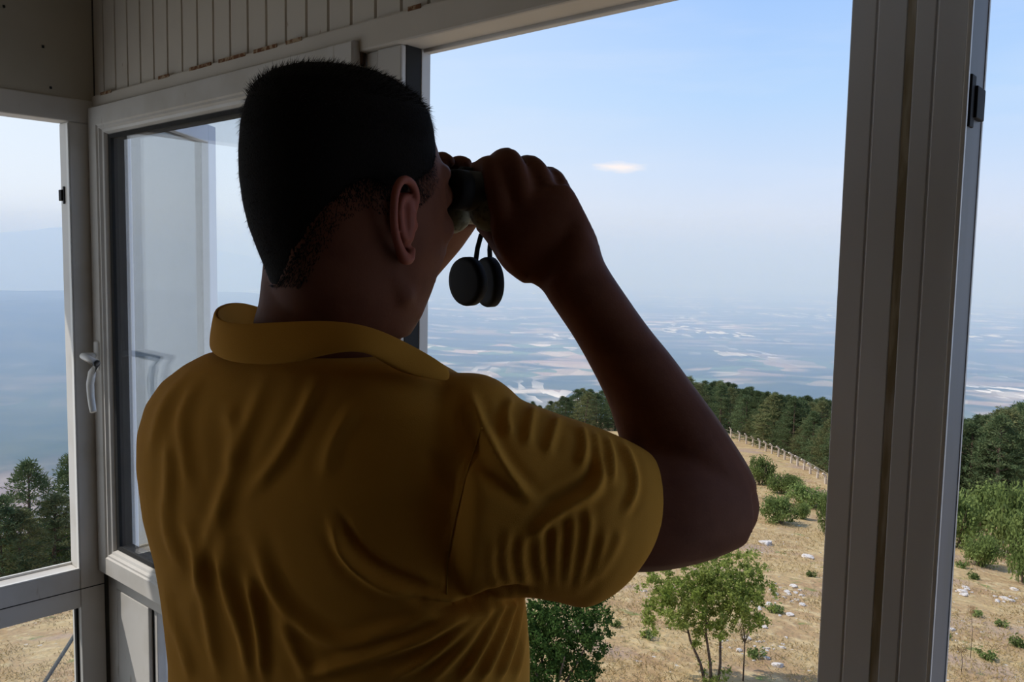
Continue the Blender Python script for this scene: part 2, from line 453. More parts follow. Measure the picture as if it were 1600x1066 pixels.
def near_h(x, y):
    D = np.hypot(x, y)
    az = np.degrees(np.arctan2(x, np.maximum(y, 1e-6)))
    left = sstep(-az, 12, 30)
    z = EYE - (5.6 + 0.135 * D + left * 0.0016 * D * D)
    z = z + (fbm(x, y, 9, 3, 5) - 0.5) * 0.5 * sstep(D, 4, 20)
    edge = 126 - 76 * left
    z = z - np.maximum(D - edge, 0) ** 1.6 * 0.03
    return z
def far_h(x, y):
    D = np.hypot(x, y)
    az = np.degrees(np.arctan2(x, y))
    base = -700 + 0 * D
    # mountain flank falling away from the lookout
    flank = -60 - (D - 150) * 0.33 + (fbm(x, y, 500, 4, 9) - .5) * 120 * sstep(D, 150, 700)
    z = np.maximum(base + fbm(x, y, 900, 4, 3) * 25, flank)
    # rolling foothills
    z = z + sstep(D, 1500, 3000) * sstep(-D, -9000, -5000) * (fbm(x, y, 1500, 4, 21) ** 2) * 130
    # near bare shoulder to the left
    cx, cy = -1500, 2500
    g = np.exp(-(((x - cx) / 700) ** 2 + ((y - cy) / 600) ** 2))
    z = z + g * (40 + 60 * (fbm(x, y, 300, 4, 33) - .5))
    # forested spurs behind it on the left
    g = sstep(-az, 2, 22) * sstep(D, 4500, 8500) * sstep(-D, -17000, -11000)
    z = z + g * (120 + 360 * fbm(x, y, 2600, 5, 41))
    # ranges on the far side
    ridge = fbm(x, y, 5200, 5, 77)
    r1 = sstep(D, 19000, 26000) * sstep(-az, -2, 30)
    z = z + r1 * (720 + 1150 * ridge * (0.6 + 0.4 * sstep(-az, 0, 30)))
    r2 = sstep(D, 38000, 52000)
    z = z + r2 * (420 + 650 * fbm(x, y, 9000, 5, 55))
    return z

def grid_mesh(name, X, Y, Z, mat):
    n, k = X.shape
    v = np.stack([X, Y, Z], -1).reshape(-1, 3)
    i = np.arange(n - 1)[:, None] * k + np.arange(k - 1)[None]
    f = np.stack([i, i + 1, i + 1 + k, i + k], -1).reshape(-1, 4)
    me = bpy.data.meshes.new(name); me.from_pydata(v.tolist(), [], f.tolist()); me.update()
    me.polygons.foreach_set('use_smooth', [True] * len(me.polygons))
    if me.polygons[len(me.polygons) // 2].normal.z < 0: me.flip_normals()
    me.materials.append(mat)
    return link(bpy.data.objects.new(name, me))
th = np.radians(np.linspace(-75, 75, 260))
rr = np.concatenate([[0.5, 2, 4], np.linspace(6, 190, 230)])
TT, RR = np.meshgrid(th, rr)
X, Y = RR * np.sin(TT), RR * np.cos(TT)
o = grid_mesh('hillside_ground', X, Y, near_h(X, Y), M_GROUND)
tag(o, kind='structure')
th = np.radians(np.linspace(-60, 60, 420))
rr = 150 * (90000 / 150.) ** np.linspace(0, 1, 420)
TT, RR = np.meshgrid(th, rr)
X, Y = RR * np.sin(TT), RR * np.cos(TT)
o = grid_mesh('distant_plain_ground', X, Y, far_h(X, Y), M_PLAIN)
tag(o, kind='structure')

# haze: a real scattering layer of air standing over the plain
def haze():
    mt = bpy.data.materials.new('haze_air'); mt.use_nodes = True
    t = mt.node_tree; t.nodes.clear()
    out = t.nodes.new('ShaderNodeOutputMaterial'); v = t.nodes.new('ShaderNodeVolumeScatter')
    v.inputs['Color'].default_value = HAZE_COLOR; v.inputs['Density'].default_value = HAZE_DENSITY
    v.inputs['Anisotropy'].default_value = 0.0
    ab = t.nodes.new('ShaderNodeVolumeAbsorption'); ab.inputs['Color'].default_value = (0.0, 0.6, 1.0, 1); ab.inputs['Density'].default_value = HAZE_DENSITY * 0.025
    ad = t.nodes.new('ShaderNodeAddShader'); t.links.new(v.outputs[0], ad.inputs[0]); t.links.new(ab.outputs[0], ad.inputs[1])
    t.links.new(ad.outputs[0], out.inputs['Volume'])
    ths = np.radians(np.linspace(-72, 72, 49)); ds = np.array([230, 800, 1600, 3000, 5000, 7500, 10500, 14000, 18500, 24000, 31000, 40000, 55000, 75000, 95000.])
    tz = 40 + 800 * (1 - np.exp(-ds / 13000.))
    rings = []
    for a in ths:
        u_ = np.array([math.sin(a), math.cos(a)])
        rings.append([np.array([*(u_ * d), z]) for d, z in zip(ds, tz)] + [np.array([*(u_ * d), -1500.0]) for d in ds[::-1]])
    mb = MB().rings(rings)
    o = mb.build('haze_layer', mt)
    tag(o, kind='stuff')
    o['label'] = 'pale blue haze hanging over the distant plain'; o['category'] = 'haze'
haze()

# ------------------------------------------------------------------ cabin
AZA, AZB = math.radians(-49), math.radians(42.5)
U = np.array([-math.sin(AZA), -math.cos(AZA), 0.0]); NF = np.array([math.cos(AZA), -math.sin(AZA), 0.0])   # front wall: along, outward
UL = np.array([-math.sin(AZB), -math.cos(AZB), 0.0]); NL = np.array([-math.cos(AZB), math.sin(AZB), 0.0])  # left wall: along, outward
OC = at(157, 500, 2.2); OC[2] = 0
FF = (OC, U, NF); FL = (OC, UL, NL)
def W(px, py, fr=FF, k=0.0):
    """(t, z) of the wall point seen at a pixel, on the plane k metres outside the inner face"""
    o_, u_, n_ = fr
    v = _f + _r * (px - 800) / F_PX + _d * (py - 533) / F_PX
    s_ = ((o_ + n_ * k - CAM) @ n_) / (v @ n_)
    p = CAM + v * s_
    return float((p - o_) @ u_), float(p[2])
def wt(px, py=500, k=0.0, fr=FF): return W(px, py, fr, k)[0]
def struct(mb, name, mat, parent=None, bevel=0.0, kind=True):
    o_ = mb.build(name, mat, parent, bevel=bevel)
    if parent is None: o_['kind'] = 'structure'
    return o_

CEIL = 2.42
M_BACK = material('brown_board_wall', (0.12, 0.08, 0.05), 0.7, 0.2, [(3, 4, (0.09, 0.06, 0.04), 0.4, 0.6, (1, 1, .2))])
T_END, L_END, BACK = 3.3, 3.0, -2.75
z_head = np.mean([W(585, 79)[1], W(760, 39)[1]])          # lower edge of the header, inside
z_band = np.mean([W(165, 150)[1], W(660, 8)[1]])          # lower edge of the ribbed panel
k_out = 0.055
print('z_head', z_head, 'z_band', z_band, 'outer', W(655, 89, FF, k_out), W(1120, 3, FF, k_out), 'sash', W(165, 165), W(557, 72), 'low', W(185, 897), W(250, 926), W(205, 222), W(218, 850))
print('post', wt(1310), wt(1401), wt(1483), wt(1500))
print('left', W(20, 140, FL), W(150, 155, FL), W(60, 890, FL), W(60, 935, FL), W(112, 500, FL), W(60, 965, FL), 'lowpane', W(118, 1000, FL), W(20, 175, FL))

# --- front wall
z_sash0, z_sash1 = W(188, 900)[1], W(360, 119)[1]
t_sash1 = wt(551, 74, -0.025)
t_mid = wt(590, 100)
t_open = wt(652, 100, 0.05)
t_p0, t_p1 = wt(1314, 400), wt(1481, 560)
wf = empty('wall_front', OC.tolist(), None, None); wf['kind'] = 'structure'
def fparent(o_, e):
    o_.parent = e; o_.matrix_parent_inverse = Matrix.Translation(-Vector(e.location)); return o_
def fb(lo, hi): return MB().box(lo, hi, FF)
def addf(name, mb, mat, bevel=0.0, par=wf):
    return fparent(mb.build(name, mat, None, bevel=bevel), par)
addf('header_beam', fb((-0.0, -0.012, z_head), (T_END, k_out, z_band)), M_PAINT, 0.004)
# ribbed steel panel above the header
pm = MB()
t0 = 0.0; pitch = 0.0655
prof = []
t_ = 0.0
while t_ < T_END:
    prof += [(t_, 0.0), (t_ + pitch - 0.012, 0.0), (t_ + pitch - 0.009, 0.007), (t_ + pitch - 0.004, 0.007), (t_ + pitch - 0.001, 0.0)]
    t_ += pitch
v = []; f_ = []
for a, k in prof:
    v.append(OC + U * a + NF * k + np.array([0, 0, z_band])); v.append(OC + U * a + NF * k + np.array([0, 0, CEIL]))
for i in range(len(prof) - 1): f_.append((2 * i, 2 * i + 2, 2 * i + 3, 2 * i + 1))
pm.add(v, f_)
o = addf('ribbed_panel', pm, M_PAINT)
q = o.modifiers.new('s', 'SOLIDIFY'); q.thickness = 0.006; q.offset = 0
gm = MB()
t_ = 0.0
while t_ < T_END:
    gm.box((t_ + pitch - 0.0105, 0.004, z_band), (t_ + pitch - 0.003, 0.0085, CEIL), FF); t_ += pitch
addf('panel_grooves', gm, material('dark_groove_fill', (0.15, 0.10, 0.07), 0.9, 0.1))  # dark brown strips filling the grooves
# rust where the ribs meet the header
rm = MB()
for a, w_ in ((0.36, .05), (.50, .09), (.62, .10), (.75, .08), (.86, .05), (0.06, .06), (1.2, .03)):
    rm.box((a, -0.0132, z_band - 0.005), (a + w_, -0.0118, z_band + 0.002), FF)
addf('rust_stain', rm, M_RUST)
addf('outer_skin', fb((-0.02, 0.03, z_band - .02), (T_END, 0.05, CEIL)), M_GREYWALL)
# jamb and lower rail of the front wall
k1 = k_out
addf('frame_jamb', fb((0.008, 0.0, 0.0), (0.06, k1, z_head)), M_PVC, 0.003)
z_rail = W(245, 958)[1]
addf('window_rail', fb((0.008, 0.0, z_rail), (t_mid, k1, z_sash0 + 0.01)), M_PVC, 0.003)
addf('rail_groove', fb((0.008, -0.0006, z_sash0 - 0.004), (t_mid, 0.002, z_sash0 - 0.0015)), M_DARK)
t_lp = wt(236, 1000)
addf('lower_jamb', fb((0.06, 0.0, 0.0), (t_lp - .012, k1, z_rail)), M_PVC, 0.003)
addf('lower_bead', fb((t_lp - .008, 0.012, 0.12), (t_lp + .008, k1, z_rail)), M_PVC, 0.002)
addf('gasket', fb((t_lp - .013, 0.010, 0.12), (t_lp - .007, k1, z_rail)), M_DARK)
addf('lower_glass', fb((t_lp + .008, 0.03, 0.12), (t_mid, 0.034, z_rail)), M_GLASS)
addf('bottom_rail', fb((t_lp, 0.0, 0.0), (t_mid, k1, 0.12)), M_PVC)
# mullion between the sash and the open light
tm1 = wt(630, 100)
addf('mullion', fb((t_sash1 + 0.006, 0.0, 0.0), (t_mid + .002, k1, z_head)), M_PVC, 0.003)
addf('mullion_post', fb((t_mid + .004, -0.004, 0.0), (tm1, k1 - .01, z_head)), M_PVC, 0.003)
addf('gasket', fb((tm1, 0.006, 0.72), (tm1 + .0015, k1 - .016, z_head)), M_DARK)
addf('stop_bead', fb((tm1 - .004, k1 - .016, 0.72), (tm1 + .003, k1 + .004, z_head)), M_PVC, 0.001)
hh = W(566, 93)
addf('hinge_cup', fb((hh[0] - .011, -0.009, hh[1] - .013), (hh[0] + .009, 0.003, hh[1] + .012)), material('rusty_brown_steel', (0.10, 0.06, 0.04), 0.5, .4, metallic=.3), 0.003)
# header return (underside lip) over the opening
addf('header_lip', fb((tm1, k_out - .012, z_head - 0.006), (t_p0, k_out + .004, z_head + .004)), M_PVC, 0.002)
# post
pc = wt(1397, 400); 
px0, px1, px2 = t_p0, wt(1400, 500), t_p1
sw = 0.0042
def post_face(a, b):
    mb = MB()
    third = (b - a) * 0.46
    return mb
g1 = px0 + (px1 - px0) * 0.44; g2 = px1 + (px2 - px1) * 0.46
pp = MB()
for a, b in ((px0, g1 - .0008), (g1 + .0008, px1 - sw), (px1 + sw, g2 - .0008), (g2 + .0008, px2)):
    pp.box((a, -0.006, 0.0), (b, 0.02, CEIL), FF)
pp.box((px0, -0.0048, 0.0), (px2, k1, CEIL), FF)
addf('frame_post', pp, M_GREY, 0.0012)
addf('seam_stain', fb((px1 - sw, -0.0056, 0.0), (px1 + sw, 0.001, CEIL)), M_STAIN)
# jamb of the right-hand light: edge highlight laid on as a white strip, then the reveal
k2 = 0.06
M_REV = material('grey_reveal_profile', (0.19, 0.19, 0.20), 0.5, 0.2, [(8, 4, (0.15, 0.15, 0.15), 0.5, 0.7, (1, 1, .2))])
addf('arris_highlight', fb((px2 + .0003, -0.0090, 0.0), (px2 + .0050, -.004, CEIL)), M_HANDLE, 0.001)
addf('reveal', fb((px2 + .0003, -0.004, 0.0), (px2 + .0035, k2, CEIL)), M_REV, 0.0005)
addf('reveal_bead', fb((px2 + .003, k2 - .002, 0.0), (px2 + .0045, k2 + .003, CEIL)), M_PVC)
zk = W(1505, 165, FF, .03)[1]
addf('latch_keeper', fb((px2 + .003, 0.014, zk - .016), (px2 + .009, 0.046, zk + .016)).box((px2 + .003, 0.002, zk - .026), (px2 + .006, 0.018, zk + .026), FF), M_BLACK, 0.001)
# solid parapet below the open lights, out of the picture
addf('parapet_panel', fb((t_mid, 0.0, 0.0), (T_END, 0.05, 0.70)), M_PVC)
addf('window_sill', fb((tm1, -0.02, 0.70), (T_END, 0.08, 0.725)), M_PVC, 0.003)
addf('frame_jamb', fb((T_END - .08, 0.0, 0.72), (T_END, k1, z_head)), M_PVC)

# --- tilt-and-turn sash
ws = empty('window_2', (OC + U * 0.03).tolist(), None, None); ws['kind'] = 'structure'
sm = MB()
st = wt(196, 500, -0.02) - 0.012     # stile width
sa, sb, sz0, sz1 = 0.012, t_sash1, z_sash0 + 0.002, z_sash1
stile = 0.060
ki, ko = -0.026, 0.03
def ring_frame(a, b, z0, z1, w_, ka, kb, mb):
    mb.box((a, ka, z0), (a + w_, kb, z1), FF); mb.box((b - w_, ka, z0), (b, kb, z1), FF)
    mb.box((a + w_, ka, z0), (b - w_, kb, z0 + w_), FF); mb.box((a + w_, ka, z1 - w_), (b - w_, kb, z1), FF)
    return mb
def mitred(a, b, z0, z1, prof_, mb):
    """profile list of (inset, k) swept round the rectangle"""
    rings = []
    for ins, k in prof_:
        rings.append([OC + U * x_ + NF * k + np.array([0, 0, z_]) for x_, z_ in ((a + ins, z0 + ins), (b - ins, z0 + ins), (b - ins, z1 - ins), (a + ins, z1 - ins))])
    n = len(rings)
    v = [p for r_ in rings for p in r_]; f = []
    for i in range(n):
        j = (i + 1) % n
        for c in range(4):
            d = (c + 1) % 4
            f.append((i * 4 + c, i * 4 + d, j * 4 + d, j * 4 + c))
    return mb.add(v, f)
sf = mitred(sa, sb, sz0, sz1, [(0, ki + .003), (.003, ki), (.046, ki), (.049, ki + .004), (.054, ki + .004), (.058, ki + .010), (.064, ki + .012), (.068, ki + .02), (.072, .02), (.072, .034), (0, .034)], MB())
addf('sash_frame', sf, M_PVC, 0, ws)
gf = mitred(sa, sb, sz0, sz1, [(.071, ki + .0195), (.079, ki + .022), (.079, .03), (.071, .03)], MB())
addf('glazing_gasket', gf, M_DARK, 0, ws)
addf('pane', fb((sa + .07, 0.0, sz0 + .07), (sb - .07, 0.004, sz1 - .07)), M_GLASS, 0, ws)
addf('pane', fb((sa + .07, 0.018, sz0 + .07), (sb - .07, 0.022, sz1 - .07)), M_GLASS, 0, ws)
# handle: rosette and a curved lever pointing down
ht, hz = W(174, 560, FF, ki)
def fp(t_, k, z): return OC + U * t_ + NF * k + np.array([0, 0, z])
ht = sa + 0.027
hm = MB()
hm.tube([fp(ht, ki + .002, hz + .038), fp(ht, ki + .002, hz + .034), fp(ht, ki + .002, hz - .034), fp(ht, ki + .002, hz - .038)], [(.006, .010), (.010, .014), (.010, .014), (.006, .010)], 14, up=NF)
h_root = addf('window_handle', hm, M_HANDLE, 0, ws)
lev_px = [(172, 562), (162, 561), (151, 568), (144, 582), (141, 600), (142, 620), (145, 640), (146, 644)]
# lever bends away from the sash face into the room
lv = [fp(ht, ki - .004, hz), fp(ht, ki - .020, hz + .001)]
for (a, b) in lev_px[1:]:
    t_, z_ = W(a, b, FF, ki - .05)
    lv.append(fp(t_, ki - .05, z_))
lv[2] = fp(ht - .004, ki - .034, hz + .001)
addf('lever', MB().tube(lv, [.008, .008, .0085, .009, .009, .009, .0085, .008, .0075], 12), M_HANDLE, 0, ws)
for o_ in ws.children:
    if o_.name.startswith(('lever', 'window_handle')): o_.data.polygons.foreach_set('use_smooth', [True] * len(o_.data.polygons))

# --- left wall
wl = empty('wall_left', OC.tolist(), None, None); wl['kind'] = 'structure'
def lb(lo, hi): return MB().box(lo, hi, FL)
def addl(name, mb, mat, bevel=0.0): return fparent(mb.build(name, mat, None, bevel=bevel), wl)
zl_top = W(60, 147, FL)[1]                    # underside of flat panel / top of frame
zl_o1 = W(60, 187, FL, 0.0)[1]; zl_o1b = W(50, 178, FL, 0.05)[1]
zl_s = W(60, 903, FL)[1]                      # sill inner edge
zl_r = W(60, 965, FL)[1]                      # lower edge of rail
zl_c = W(60, 935, FL)[1]
tl_j = wt(112, 500, 0, FL); tl_0 = wt(151, 500, 0, FL)
kj = 0.05
print('leftz', zl_top, zl_o1, zl_o1b, zl_s, zl_c, zl_r, tl_j, tl_0, wt(93, 500, .05, FL))
addl('upper_panel', lb((-0.0, -0.004, zl_top), (L_END, 0.05, CEIL)), M_GREYWALL)
addl('head_rail', lb((tl_0, -0.012, zl_o1 + .004), (L_END, kj, zl_top)), M_PVC, 0.003)
addl('frame_jamb', lb((tl_0, -0.012, 0.0), (tl_j, kj, zl_o1 + .004)), M_PVC, 0.003)
addl('window_rail', lb((tl_j, -0.012, zl_r), (L_END, kj, zl_s)), M_PVC, 0.003)
addl('rail_groove', lb((tl_0, -0.0128, zl_c - .0012), (L_END, -.011, zl_c + .0012)), M_DARK)
addl('inner_bead', lb((tl_j + .0005, -0.014, zl_s + .001), (tl_j + .003, 0.0, zl_o1)).box((tl_j, -.014, zl_s), (L_END, -.004, zl_s + .004), FL).box((tl_j, kj - .006, zl_s), (L_END, kj + .002, zl_s + .006), FL), M_HANDLE, 0.001)
tlp = wt(118, 1000, 0, FL)
addl('gasket', lb((tl_j - .002, 0.008, 0.1), (tl_j + .006, 0.02, zl_r)), M_DARK)
addl('lower_glass', lb((tl_j + .004, 0.02, 0.1), (L_END - .1, 0.024, zl_r)), M_GLASS)
addl('bottom_rail', lb((tl_j, 0.0, 0.0), (L_END, kj, 0.1)), M_PVC)
addl('frame_jamb', lb((L_END - .1, -0.012, 0.0), (L_END, kj, zl_o1 + .004)), M_PVC)
zk = W(90, 305, FL, .04)[1]
addl('latch_keeper', lb((tl_j + .001, 0.028, zk - .014), (tl_j + .007, 0.046, zk + .014)).box((tl_j + .001, .02, zk - .022), (tl_j + .003, .03, zk + .022), FL), M_BLACK, 0.001)
sc_ = MB()
for a, b in ((67, 73), (79, 137), (6, 10)):
    t_, z_ = W(a, b, FL, -.004)
    sc_.box((t_ - .003, -.006, z_ - .003), (t_ + .003, -.004, z_ + .003), FL)
addl('screw_head', sc_, M_DARK, 0.001)
# corner post seen in the gap between the two frames
cpm = MB()
cA = OC + U * 0.014; cB = OC + UL * tl_0
b4 = [cA + NF * .004, cB + NL * .004 * 0, OC + NL * .06 + UL * .05, OC + NF * .06 + U * .05]
cpm.hexa([b4[0], b4[1], b4[2], OC + NF * .07 + NL * .07, ], [p + np.array([0, 0, CEIL]) for p in (b4[0], b4[1], b4[2], OC + NF * .07 + NL * .07)])
o = cpm.build('trim_1', M_CORNER); tag(o, kind='structure')

# --- the other sides, floor, ceiling, roof
BL = OC + UL * L_END
struct(MB().box((0, BACK - 0.05, 0), (T_END, BACK, CEIL), FF), 'wall_back', M_BACK)
wr = MB()
FR = (OC + U * T_END, -NF, U)
wr.box((0, 0, 0), (-BACK, 0.05, CEIL), FR)
struct(wr, 'wall_right', M_BACK)
fl = MB()
def quad_prism(mb, pts, z0, z1):
    return mb.hexa([np.array([p[0], p[1], z0]) for p in pts], [np.array([p[0], p[1], z1]) for p in pts])
cor = [OC, OC + U * T_END, OC + U * T_END + NF * BACK, OC + UL * L_END]
cen = sum(cor) / 4
struct(quad_prism(MB(), cor, -0.12, 0.0), 'floor', M_FLOOR)
struct(quad_prism(MB(), cor, CEIL, CEIL + .05), 'ceiling', M_GREYWALL)
struct(quad_prism(MB(), [cen + (c - cen) * 1.34 for c in cor], CEIL + .05, CEIL + .12), 'trim_2', material('sun_shade_roof', (0.3, 0.3, 0.3), 0.6, 0.2))  # unseen roof overhang, added to keep direct sun out of the cabin
# steel legs of the lookout and a platform, below the picture
lg = MB()
for c in cor:
    c2 = cen + (c - cen) * 0.93
    lg.box((c2[0] - .07, c2[1] - .07, float(near_h(c2[0], c2[1])) - 1.5), (c2[0] + .07, c2[1] + .07, -0.12))
struct(lg, 'trim_3', M_CORNER)

# left light's sash, swung open outside beyond the corner
oz0, oz1 = zl_s - .15, zl_o1 + .12
hp = OC + UL * (tl_0 + .01) + NL * 0.07
daz = math.radians(4)
uo = np.array([math.sin(daz), math.cos(daz), 0]); no_ = np.array([math.cos(daz), -math.sin(daz), 0])
hp = at(166, 500, 2.32); hp[2] = 0
FO = (hp, uo, no_)
wo_ = empty('window_3', hp.tolist(), None, None); wo_['kind'] = 'structure'
Lo = 0.62
om = MB()
for a, b, c, d in ((0, .06, oz0, oz1), (Lo - .06, Lo, oz0, oz1), (.06, Lo - .06, oz0, oz0 + .06), (.06, Lo - .06, oz1 - .06, oz1)):
    om.box((a, 0, c), (b, .05, d), FO)
fparent(om.build('sash_frame', M_GREY, bevel=.003), wo_)
fparent(MB().box((.06, .02, oz0 + .06), (Lo - .06, .026, oz1 - .06), FO).build('pane', M_GLASS2), wo_)

# diagonal brace outside the lower left pane
p1 = at(70, 1066, 2.5); p2 = at(112, 1000, 2.6)
o = MB().tube([p1 - (p2 - p1) * 1.2, p2 + (p2 - p1) * .8], 0.006, 8).build('brace_bar', M_CORNER)
tag(o, 'thin dark diagonal brace bar outside the lower left pane', 'brace')

# ------------------------------------------------------------------ plants, stones and fence on the hillside
def ground_at(px, py):
    v = _f + _r * (px - 800) / F_PX + _d * (py - 533) / F_PX
    s_ = 4.0
    while s_ < 200:
        p = CAM + v * s_
        if p[2] < float(near_h(p[0], p[1])): break
        s_ *= 1.004
    p = CAM + v * s_
    return np.array([p[0], p[1], float(near_h(p[0], p[1]))])
def on_az(px, D):
    v = _f + _r * (px - 800) / F_PX
    v = v / np.hypot(v[0], v[1]) * D
    return np.array([v[0], v[1], float(near_h(v[0], v[1]))])

def pine_proto(name, mat, H=7.0, Rm=2.1, crown0=0.03, n_cl=270, seed=0, ragged=0.3, flat=0.45, per=30):
    r_ = np.random.default_rng(seed)
    vs = []
    tr = MB()
    lean = r_.normal(size=2) * 0.15
    tr.tube([(0, 0, -.8), (lean[0] * .2, lean[1] * .2, H * .3), (lean[0] * .6, lean[1] * .6, H * .65), (lean[0], lean[1], H * .97)], [.16, .13, .08, .02], 8)
    for i in range(n_cl):
        h = crown0 + (1 - crown0) * r_.random() ** 0.85
        prof_ = (1 - ((h - 0.38) / 0.64) ** 2) if h > .38 else (0.72 + 0.28 * (h - crown0) / (.38 - crown0))
        R_ = Rm * max(prof_, 0.05) * (1 - ragged * r_.random())
        ang = r_.random() * 2 * math.pi
        rad = R_ * (0.55 + 0.45 * math.sqrt(r_.random()))
        c = np.array([math.cos(ang) * rad + lean[0] * h, math.sin(ang) * rad + lean[1] * h, h * H * (1.0 - .02 * r_.random())])
        if i % 6 == 0:
            tr.tube([(lean[0] * h, lean[1] * h, h * H * .93), c], [.03, .008], 5)
        s_ = 0.26 + 0.2 * r_.random()
        pts = unit(r_.normal(size=(per, 3))) * (r_.random((per, 1)) ** .5) * np.array([s_ * 1.25, s_ * 1.25, s_ * flat * 1.2]) + c
        dr = unit(pts - c + np.array([0, 0, .12]) + r_.normal(size=(per, 3)) * .12)
        vs.append(cards(pts, dr, .20 + .10 * r_.random(per), .055))
    fo = card_mesh('foliage', np.concatenate(vs), mat)
    return fo, tr
def broad_proto(crown_c, crown_r, n_cl, per, leaf, mat, seed, cl_r=.13, stems=()):
    r_ = np.random.default_rng(seed)
    vs = []
    for i in range(n_cl):
        d = unit(r_.normal(size=3)); rad = r_.random() ** .4
        c = np.array(crown_c) + d * rad * np.array(crown_r)
        pts = unit(r_.normal(size=(per, 3))) * (r_.random((per, 1)) ** .6) * cl_r * (0.6 + .8 * r_.random()) + c
        dr = unit(r_.normal(size=(per, 3)) + np.array([0, 0, -.2]))
        vs.append(cards(pts, dr, leaf * (.7 + .6 * r_.random(per)), leaf * .55))
    return card_mesh('foliage', np.concatenate(vs), mat)
def plant(name, loc, label, cat, foliage, stem=None, group=None, rz=0, scale=(1, 1, 1), stem_name='trunk'):
    e = empty(name, tuple(loc), label, cat, group)
    e.rotation_euler.z = rz; e.scale = scale
    fo = bpy.data.objects.new('foliage', foliage); link(fo, e)
    if stem is not None:
        if isinstance(stem, MB): stem.build(stem_name, M_BARK, e, smooth=True)
        else: link(bpy.data.objects.new(stem_name, stem), e)
    return e
def copy_thing(src, loc, rz, scale, label=None, group=None):
    c = src.copy(); C.objects.link(c); c.location = tuple(loc); c.rotation_euler.z = rz; c.scale = scale
    if label: c['label'] = label
    if group: c['group'] = group
    for ch in list(src.children):
        k = ch.copy(); C.objects.link(k); k.parent = c
        for g in list(ch.children):
            d = g.copy(); C.objects.link(d); d.parent = k
    return c

# forest on the rim: dark pines standing shoulder to shoulder
TOP = [(-60, 700), (20, 712), (60, 700), (100, 705), (200, 700), (780, 640), (835, 628), (870, 622), (915, 606), (945, 611), (1040, 590), (1090, 590), (1150, 596), (1200, 606), (1240, 613), (1300, 620), (1440, 645), (1490, 652), (1530, 650), (1565, 640), (1600, 628), (1700, 620)]
def topline(px): return float(np.interp(px, [a for a, b in TOP], [b for a, b in TOP]))
protos = {}
for i, (mat, kw) in enumerate([(M_PINE, dict(seed=1)), (M_PINE, dict(seed=2, Rm=1.8, ragged=.45)), (M_PINE2, dict(seed=3, Rm=2.3, flat=.35, ragged=.4)), (M_PINE, dict(seed=4, Rm=1.5, flat=.6, n_cl=190))]):
    protos[i] = pine_proto('pine', mat, **kw)
first = {}
FOREST = 'pines of the forest on the hill rim'
def put_pine(k, p, H, label, group, rz=None, fat=1.0):
    s_ = H / 7.0
    rz = rng.random() * 6.28 if rz is None else rz
    sc3 = (s_ * fat, s_ * fat, s_)
    p = (p[0], p[1], p[2] - 0.15)
    if k == 2 and group: label = label.replace('dark green pine', 'olive green pine').replace('mid green pine', 'olive green pine').replace('dark pine', 'olive green pine'); group = 'olive ' + group
    if k not in first:
        fo, tr = protos[k]
        first[k] = plant('pine_tree', p, label, 'tree', fo, tr, group, rz, sc3)
        return first[k]
    return copy_thing(first[k], p, rz, sc3, label, group)
LBL = {'mid': 'dark green pine in the forest behind the post fence, seen between forearm and grey post',
       'right': 'dark green pine in the forest right of the grey post, beyond the green shrubs',
       'arm': 'dark green pine on the rim seen left of the raised forearm, above the yellow sleeve',
       'left': 'dark pine seen through the left window beside the hillside'}
def top_h(px, D, dy):
    p = on_az(px, D)
    q = at(px, topline(px) + dy, p[1])
    return p, q[2] - p[2] + 0.2
for (x0, x1, D0, D1, n, key) in ((1000, 1400, 74, 108, 84, 'mid'), (1400, 1680, 46, 74, 56, 'right'), (790, 995, 96, 112, 26, 'arm')):
    for i in range(n):
        u_ = (i + rng.random()) / n
        px = x0 + (x1 - x0) * ((i * 0.618034) % 1.0)
        if key == 'mid': D0 = float(np.interp(px, [1060, 1170, 1230, 1330], [112, 103, 80, 64])); D1 = D0 + 26
        D = D0 + (D1 - D0) * u_
        p, h = top_h(px, D, rng.random() * 10 - 1 + (D1 - D) * (0.25 if key != 'arm' else .1))
        h = float(np.clip(h, 2.6, 11))
        put_pine(int(rng.integers(0, 4)), p, h, LBL[key], FOREST + ' ' + key if False else {'mid': 'pines behind the post fence', 'right': 'pines right of the grey post', 'arm': 'pines left of the forearm'}[key], fat=1.0 if h > 5 else 1.25)
# front row of the middle forest, close behind the fence
for px, py, h, k in ((1172, 690, 5.2, 0), (1186, 694, 3.6, 2), (1200, 700, 5.0, 1), (1214, 704, 5.6, 2), (1232, 712, 3.6, 0), (1248, 716, 4.6, 3), (1262, 724, 3.2, 2), (1278, 730, 4.3, 1), (1292, 738, 3.4, 0), (1305, 744, 4.2, 2), (1322, 748, 4.0, 0)):
    p = ground_at(px, py); p = on_az(px, np.hypot(p[0], p[1]) + 2.5)
    put_pine(k, p, h, 'mid green pine at the front edge of the forest, just behind the fence', 'front row of pines behind the fence', fat=1.25)
for px, py, h, k in ((1478, 782, 4.4, 0), (1500, 786, 4.6, 1), (1520, 784, 4.0, 2), (1545, 778, 4.4, 0), (1568, 790, 4.2, 2), (1590, 796, 4.6, 1), (1612, 800, 4.4, 0), (1640, 800, 4.4, 2)):
    p = ground_at(px, py)
    put_pine(k, p, h, 'dark pine at the front edge of the forest right of the grey post', 'front row of pines right of the post', fat=1.2)
